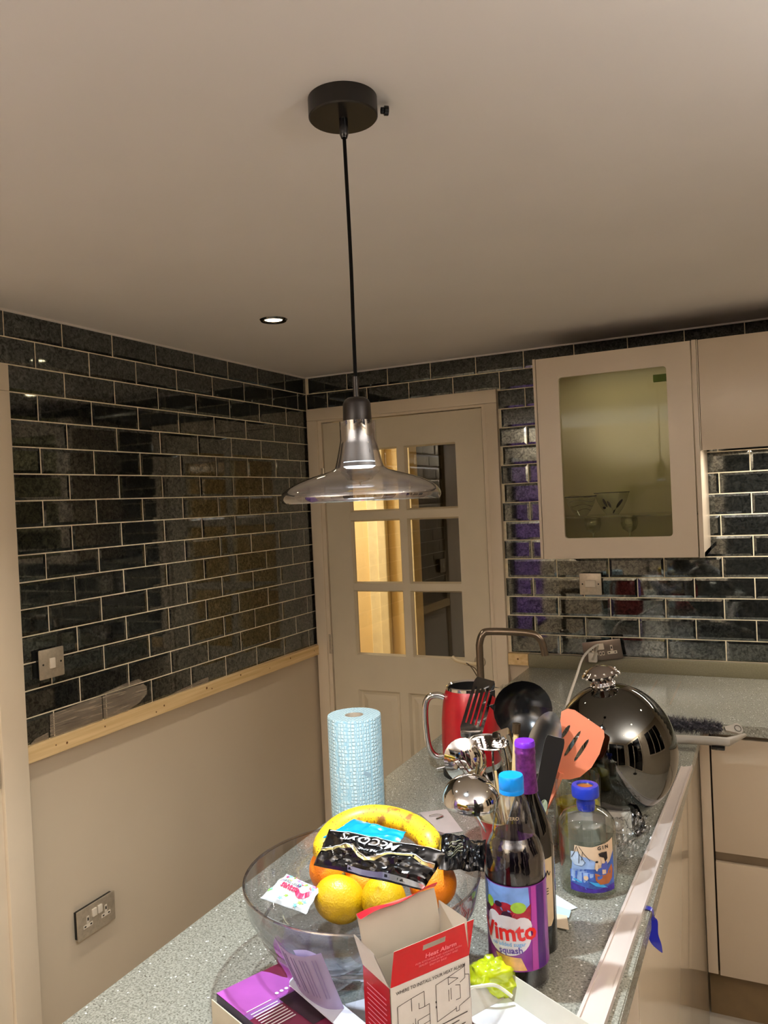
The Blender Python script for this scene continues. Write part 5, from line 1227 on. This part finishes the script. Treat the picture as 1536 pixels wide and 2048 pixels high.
m = MB(); m.prism([Vector((p.x, p.y, WT+0.002)) for p in tq_]+[Vector((p.x, p.y, WT+0.002))+(pq[2]-pq[3]).normalized()*0.0015 for p in reversed(tq_)], (0, 0, zp-WT-0.006)); m.build('tray_edge', mat('cream_board', rgb(200, 190, 168), 0.6), pbx, world=True, smooth=False)
# white rounded strip on it
WS = mat('white_card', rgb(226, 230, 240), 0.4, var=0.02)
sa = onz(600, 1962, zp+0.012); sb = onz(745, 2085, zp+0.004); Ux, V, N_ = frame_of(sb, sa, Vector((0, 0, 1))); Ls = (sb-sa).length
hw = 0.0150; pts = [sb+Ux*hw, sb-Ux*hw]+[sa+(-Ux*math.cos(a)*hw+V*math.sin(a)*hw*0.9) for a in [PI*k/12 for k in range(13)]]
tag(MB().prism(pts, N_*-0.0015).build('card_strip', WS, smooth=False), 'long white card strip with a rounded end across the purple box', 'card')
# folded lilac leaflets standing behind
LIL = mat('lilac_paper', rgb(172, 156, 190), 0.55, var=0.05, scale=20)
lf = thing('leaflet', 'folded lilac leaflet leaning up against the fruit bowl foot', 'leaflet', onz(640, 2030, WT+0.003))
zl0 = WT+0.0465
ta = [onz(548, 1872, 1.064), onz(562, 1893, 1.062), onz(582, 1908, 1.060), onz(606, 1914, 1.060), onz(632, 1910, 1.060), onz(642, 1907, 1.060)]
ba = [onz(590, 1965, zl0), onz(606, 1992, zl0), onz(628, 2010, zl0), onz(652, 2022, zl0), onz(676, 2024, zl0), onz(690, 2022, zl0)]
ta = catmull(ta, 4); ba = catmull(ba, 4)
m = MB(); m.strip(ta, ba); m.strip([p+_f*0.0015 for p in ta], [p+_f*0.0015 for p in ba]); m.build('page', LIL, lf, world=True)
m = MB(); 
for k in range(10):
    u = 0.15+0.07*k; i0 = int(u*(len(ta)-1)); a = ta[i0]*0.92+ba[i0]*0.08; b = ta[i0]*0.25+ba[i0]*0.75; m.tube([a-_f*0.0008, b-_f*0.0008], 0.0004, 4)
m.build('print', mat('faint_lilac_print', rgb(160, 140, 186), 0.6), lf, world=True)
tb = [onz(632, 1908, 1.060), onz(612, 1900, 1.060), onz(586, 1900, 1.062)]; tb = catmull(tb, 4); bb = catmull([onz(690, 2022, zl0), onz(668, 2004, zl0), onz(640, 1995, zl0)], 4)
m = MB(); m.strip(tb, bb); m.build('page', mat('pale_paper', rgb(222, 216, 232), 0.6), lf, world=True)
# loose white sheet beneath carton
m = MB(); sh = [onz(690, 2008, WT+0.0035), onz(742, 1994, WT+0.0035), onz(800, 2060, WT+0.0035), onz(730, 2120, WT+0.0035)]; m.prism(sh, (0, 0, -0.0008))
tag(m.build('paper_sheet', WS, smooth=False), 'white paper sheet lying flat between purple box and carton', 'paper')

# --- white open tray bottom right ---------------------------------------------
zt0 = WT+0.002; zt1 = WT+0.030
P0 = onz(1014, 1996, zt0); PL_ = onz(925, 2046, zt0); PR_ = onz(1165, 2068, zt0)
dl = (PL_-P0); dr_ = (PR_-P0); 
ang = dl.normalized(); perp = Vector((ang.y, -ang.x, 0)); 
if perp.dot(dr_) < 0: perp = -perp
PR_ = P0+perp*0.20; PL_ = P0+ang*0.085; PQ = PL_+perp*0.20
tray = thing('card_tray', 'shallow white open cardboard tray at the bottom right of the worktop', 'box', P0)
MB().prism([P0, PR_, PQ, PL_], (0, 0, 0.0012)).build('floor_panel', mat('tray_white', rgb(214, 216, 220), 0.5), tray, world=True, smooth=False)
TWH = mat('tray_wall_white', rgb(188, 184, 172), 0.5)
def twall(a, b, out, cut=0.006):
    d = (b-a).normalized(); up_ = Vector((0, 0, 1))*(zt1-zt0)+out*0.012
    q = [a, b, b+up_-d*cut+d*cut*2, a+up_+d*(-cut)]
    MB().prism([a, b, b+up_, a+up_], out*0.0012).build('tray_wall', TWH, tray, world=True, smooth=False)
twall(P0, PL_, -perp); twall(P0, PR_, -ang); twall(PL_, PQ, ang); twall(PR_, PQ, perp)

# --- lime plastic bag ---------------------------------------------------------
LIME = glass('lime_film', (0.70, 0.82, 0.05), 0.10, 0.12, 0.5, bump=0.5, bscale=60)
LIMEO = mat('lime_plastic', rgb(190, 206, 20), 0.2, var=0.2, scale=50, coat=0.6, bump=0.5, bscale=55)
lc_ = onz(985, 1962, WT+0.018)
lb = thing('plastic_bag', 'crumpled lime yellow plastic bag in front of the squash bottle', 'bag', Vector((lc_.x, lc_.y, WT)))
m = MB(); vs = []; n, mm = 40, 20
for j in range(mm+1):
    t_ = PI*j/mm
    for k in range(n):
        a = 2*PI*k/n; v = Vector((math.sin(t_)*math.cos(a), math.sin(t_)*math.sin(a), math.cos(t_))); s_ = 1+0.32*noise.noise(v*2.2+Vector((3, 1, 7)))+0.13*noise.noise(v*6)
        w_ = CR*(v.x*0.037*s_)+Vector((_f.x, _f.y, 0)).normalized()*(v.y*0.026*s_); z = max(0.001, 0.022+v.z*0.027*s_)
        vs.append(Vector((w_.x, w_.y, z)))
m.add(vs, [(j*n+k, (j+1)*n+k, (j+1)*n+(k+1) % n, j*n+(k+1) % n) for j in range(mm) for k in range(n)]); m.build('film', LIMEO, lb, angle=50)
MB().tube(catmull([lc_+CR*-0.045+CU*0.004-_f*0.026, lc_-CR*0.02+CU*0.012-_f*0.032, lc_+CR*0.0+CU*0.014-_f*0.034, lc_+CR*0.022-CU*0.002-_f*0.032], 5), 0.0025, 8).build('tie', mat('white_tie', rgb(226, 226, 200), 0.4), lb, world=True)

# --- papers, card, trims -------------------------------------------------------
tag(MB().prism([onz(*p, WT+0.002) for p in ((838, 1625), (893, 1618), (926, 1662), (880, 1669), (866, 1650))], (0, 0, -0.0012)).build('card', mat('lilac_grey_card', rgb(196, 180, 176), 0.5), smooth=False), 'lilac grey card with a small hook mark lying behind the banana', 'card')
m = MB(); m.tube(catmull([onz(858, 1632, WT+0.004), onz(873, 1629, WT+0.006), onz(886, 1632, WT+0.004), onz(872, 1638, WT+0.004)], 5), 0.0016, 6)
tag(m.build('metal_hook', CHROME), 'tiny metal hook lying on the lilac grey card', 'hook')
scr = [(((1112, 1790), (1128, 1800), (1155, 1816), (1130, 1824), (1112, 1822)), rgb(222, 232, 240), 'pale blue torn paper scrap right of the wine bottle, uppermost'),
       (((1113, 1812), (1142, 1822), (1138, 1836), (1112, 1832)), rgb(190, 214, 226), 'light blue torn paper scrap right of the wine bottle, middle'),
       (((1110, 1828), (1134, 1832), (1138, 1860), (1112, 1855)), rgb(226, 208, 180), 'cream torn paper scrap right of the wine bottle, lowest')]
for i, (pp_, col, lab) in enumerate(scr):
    m = MB(); P = [onz(x, y, WT+0.0015+0.0016*i) for x, y in pp_]; m.prism(P, (0, 0, 0.0008)); tag(m.build('paper_scrap', mat('scrap_%d' % i, col, 0.6), smooth=False), lab, 'paper', 'torn paper scraps')
# white plastic angle trim along edge
TRM = mat('white_trim_plastic', rgb(214, 200, 192), 0.22, var=0.02, coat=0.3)
fa, fb_ = onz(1362, 1532, WT+0.01), onz(1385, 1530, WT+0.01); na, nb_ = onz(1141, 2060, WT+0.01), onz(1204, 2060, WT+0.01)
ext = 1.28; na = fa+(na-fa)*ext; nb_ = fb_+(nb_-fb_)*ext
for p in (fa, fb_, na, nb_): p.z = WT
tm = thing('trunking_strip', 'long white plastic trunking strip lying along the right worktop edge', 'trim strip', (fa+nb_)/2)
acr = (fb_-fa).normalized(); lgd = (na-fa).normalized()
def bar(o0, o1, z0, z1, name, par, m_):
    P = [fa+(fb_-fa)*o0, fa+(fb_-fa)*o1, na+(nb_-na)*o1, na+(nb_-na)*o0]
    MB().prism([Vector((p.x, p.y, WT+z0)) for p in P], (0, 0, z1-z0)).build(name, m_, par, world=True, smooth=False)
bar(0.0, 1.0, 0.0005, 0.008, 'channel', tm, TRM); bar(0.0, 0.12, 0.008, 0.0105, 'lip', tm, TRM); bar(0.88, 1.0, 0.008, 0.0105, 'lip', tm, TRM)
# crumb
tag(MB().ellipsoid(onz(1222, 1994, WT+0.003), 0.007, 0.005, 0.003, 7, 4, None, 0.4, 60).build('plaster_crumb', mat('plaster_white', rgb(236, 232, 224), 0.8), smooth=False), 'small white plaster crumb on the worktop edge right of the strip', 'crumb')
# blue tape
TAPE = mat('blue_tape', rgb(28, 34, 150), 0.3, var=0.15, coat=0.3)
tA = onz(1279, 1812, WT+0.0015); tB = Vector((XE+0.0015, tA.y-0.004, WT+0.0015))
tp_pts = [tA, tB, Vector((XE+0.002, tB.y, WT-0.012)), at(1308, 1842, (tB-CAM).dot(_f)-0.0), at(1306, 1868, (tB-CAM).dot(_f)-0.004), at(1313, 1888, (tB-CAM).dot(_f)-0.006), at(1324, 1905, (tB-CAM).dot(_f)-0.004)]
wds = [0.006, 0.006, 0.006, 0.006, 0.0085, 0.008, 0.001]
side = [Vector((0, 1, 0)), Vector((0, 1, 0)), Vector((0, 1, 0))*0.8+CR*0.3, CR, CR, CR, CR]
cA = catmull([p+s_*w_ for p, s_, w_ in zip(tp_pts, side, wds)], 4); cB = catmull([p-s_*w_ for p, s_, w_ in zip(tp_pts, side, wds)], 4)
m = MB(); m.strip(cA, cB); m.strip([p-_f*0.0006 for p in cA], [p-_f*0.0006 for p in cB])
tag(m.build('masking_tape', TAPE), 'dark blue tape stuck to the worktop edge with its end hanging down', 'tape')

# --- crinkled clear films and charger behind gin --------------------------------
def film(label, loops, seed, amp=0.012, nu=34, nv=24, mt_=FILM, floorz=WT+0.001):
    q = [Vector(p) for p in loops]; nrm = (q[1]-q[0]).cross(q[3]-q[0]).normalized()
    def S(u, v):
        k = Vector((u*4.5+seed, v*4.5, seed)); a = noise.noise(k)+0.6*abs(noise.noise(k*2.6))+0.3*abs(noise.noise(k*5.5))
        p = bilin(q, u, v)+nrm*(a*amp); p += (q[1]-q[0]).normalized()*(0.25*amp*noise.noise(k*3)); p.z = max(p.z, floorz); return p
    m = MB(); m.grid(S, nu, nv); return tag(m.build('plastic_wrap', mt_, angle=12), label, 'plastic wrap', 'clear plastic wrappings on the worktop')
film('crinkled clear film bunched between gin bottle and globe foot', [onz(1218, 1722, WT+0.01), onz(1300, 1700, WT+0.01), onz(1300, 1625, WT+0.05), onz(1222, 1630, WT+0.04)], 2.0, 0.018)
film('small crinkled clear film right beside the gin bottle label', [onz(1222, 1745, WT+0.004), onz(1268, 1722, WT+0.004), onz(1262, 1680, WT+0.03), onz(1226, 1690, WT+0.03)], 4.4, 0.014, 24, 18)
film('clear film draped behind the black ladle and coral turner', [at(1010, 1455, 1.70), at(1170, 1490, 1.62), at(1135, 1412, 1.66), at(1000, 1372, 1.80)], 6.1, 0.018, 40, 26)
film('pointed clear film corner sticking out right of the coral turner', [at(1185, 1525, 1.62), at(1258, 1490, 1.60), at(1225, 1462, 1.61), at(1160, 1440, 1.63)], 9.3, 0.008, 26, 18)
film('clear crumpled wrap between the utensil pot and the gin bottle', [onz(1086, 1700, WT+0.01), onz(1130, 1712, WT+0.01), onz(1140, 1630, WT+0.05), onz(1098, 1600, WT+0.07)], 11.0, 0.014, 26, 22)
ch = thing('plug_adaptor', 'white plug adaptor with black cable lying by the foot of the globe', 'adaptor', onz(1245, 1628, WT))
wq = [onz(1196, 1622, WT+0.045), onz(1262, 1626, WT+0.045), onz(1262, 1598, WT+0.045), onz(1196, 1594, WT+0.045)]
MB().prism(wq, (0, 0, -0.044)).build('adaptor_body', WHITEP, ch, world=True, smooth=False)
MB().tube(catmull([onz(1206, 1580, WT+0.03), onz(1240, 1578, WT+0.03), onz(1262, 1592, WT+0.03), onz(1274, 1618, WT+0.02), onz(1286, 1655, WT+0.012), onz(1272, 1668, WT+0.006)], 6), 0.006, 8).build('cable', BLACKP, ch, world=True)
MB().bbox((0.008, -0.012, 0.002), (0.034, 0.014, 0.024), 0.003).build('plug', BLACKP, ch)

# --- duster --------------------------------------------------------------------
dz0 = WT+0.022
d0 = onz(1345, 1478, dz0); d1 = onz(1432, 1482, dz0); d2 = onz(1470, 1478, dz0); d3 = onz(1490, 1470, dz0)
du = thing('duster', 'grey fluffy duster with a folding plastic handle on the corner worktop', 'duster', d1-Vector((0, 0, dz0-WT)))
GP = mat('warm_grey_plastic', rgb(150, 142, 130), 0.4)
MB().tube([d0, d1, onz(1455, 1484, dz0), d2, d3], [0.012, 0.012, 0.012, 0.009, 0.005], 14).build('handle', GP, du, world=True)
hc = onz(1474, 1460, dz0+0.006); ax_ = (Vector((0, 0, 1))*0.7+toC*0.6).normalized(); Ux, V, N_ = frame_of(hc, hc+CR, ax_)
m = MB(); m.prism([hc-V*0.035+Ux*0.006, hc-V*0.035-Ux*0.006]+[hc+V*0.013*math.cos(a)+Ux*0.017*math.sin(a) for a in [-2.2+4.4*k/14 for k in range(15)]], N_*0.008); m.build('hinge_arm', GP, du, world=True, smooth=False)
MB().tube([hc+V*0.0085*math.cos(a)+Ux*0.0095*math.sin(a)+N_*0.0085 for a in [2*PI*k/20 for k in range(21)]], 0.0012, 6).build('button_ring', mat('ring_grey', rgb(90, 82, 72), 0.5), du, world=True)
m = MB(); f0 = onz(1318, 1446, dz0+0.014); f1 = onz(1442, 1456, dz0+0.012); rnd = random.Random(5)
axd = (f1-f0).normalized(); s1 = axd.orthogonal().normalized(); s2 = axd.cross(s1)
for k_ in range(2600):
    t_ = rnd.random(); a = rnd.uniform(0, 2*PI); dirv = (s1*math.cos(a)+s2*math.sin(a)+axd*rnd.uniform(-.5, .5)).normalized(); taper = (1-abs(2*t_-1)**5)**0.5*0.5+0.5
    b = f0+(f1-f0)*t_+dirv*0.006; e = b+dirv*(0.027*taper*rnd.uniform(0.7, 1.2)); e.z = max(e.z, WT+0.002); s_ = dirv.cross(axd).normalized()*0.0015
    mid = (b+e)/2+Vector((rnd.uniform(-1, 1), rnd.uniform(-1, 1), rnd.uniform(-1, 1)))*0.003
    m.add([b-s_, b+s_, mid+s_, mid-s_, e], [(0, 1, 2, 3), (3, 2, 4)])
m.tube([f0, f1], 0.010, 8)
fo_ = m.build('fluff', mat('grey_microfibre', rgb(104, 100, 106), 0.9, var=0.4, scale=120), du, world=True, smooth=False); fo_['kind'] = 'stuff'
MB().bbox((-0.012, -0.012, 0.0005), (0.022, 0.01, 0.012), 0.003).build('foot', BLACKP, du)
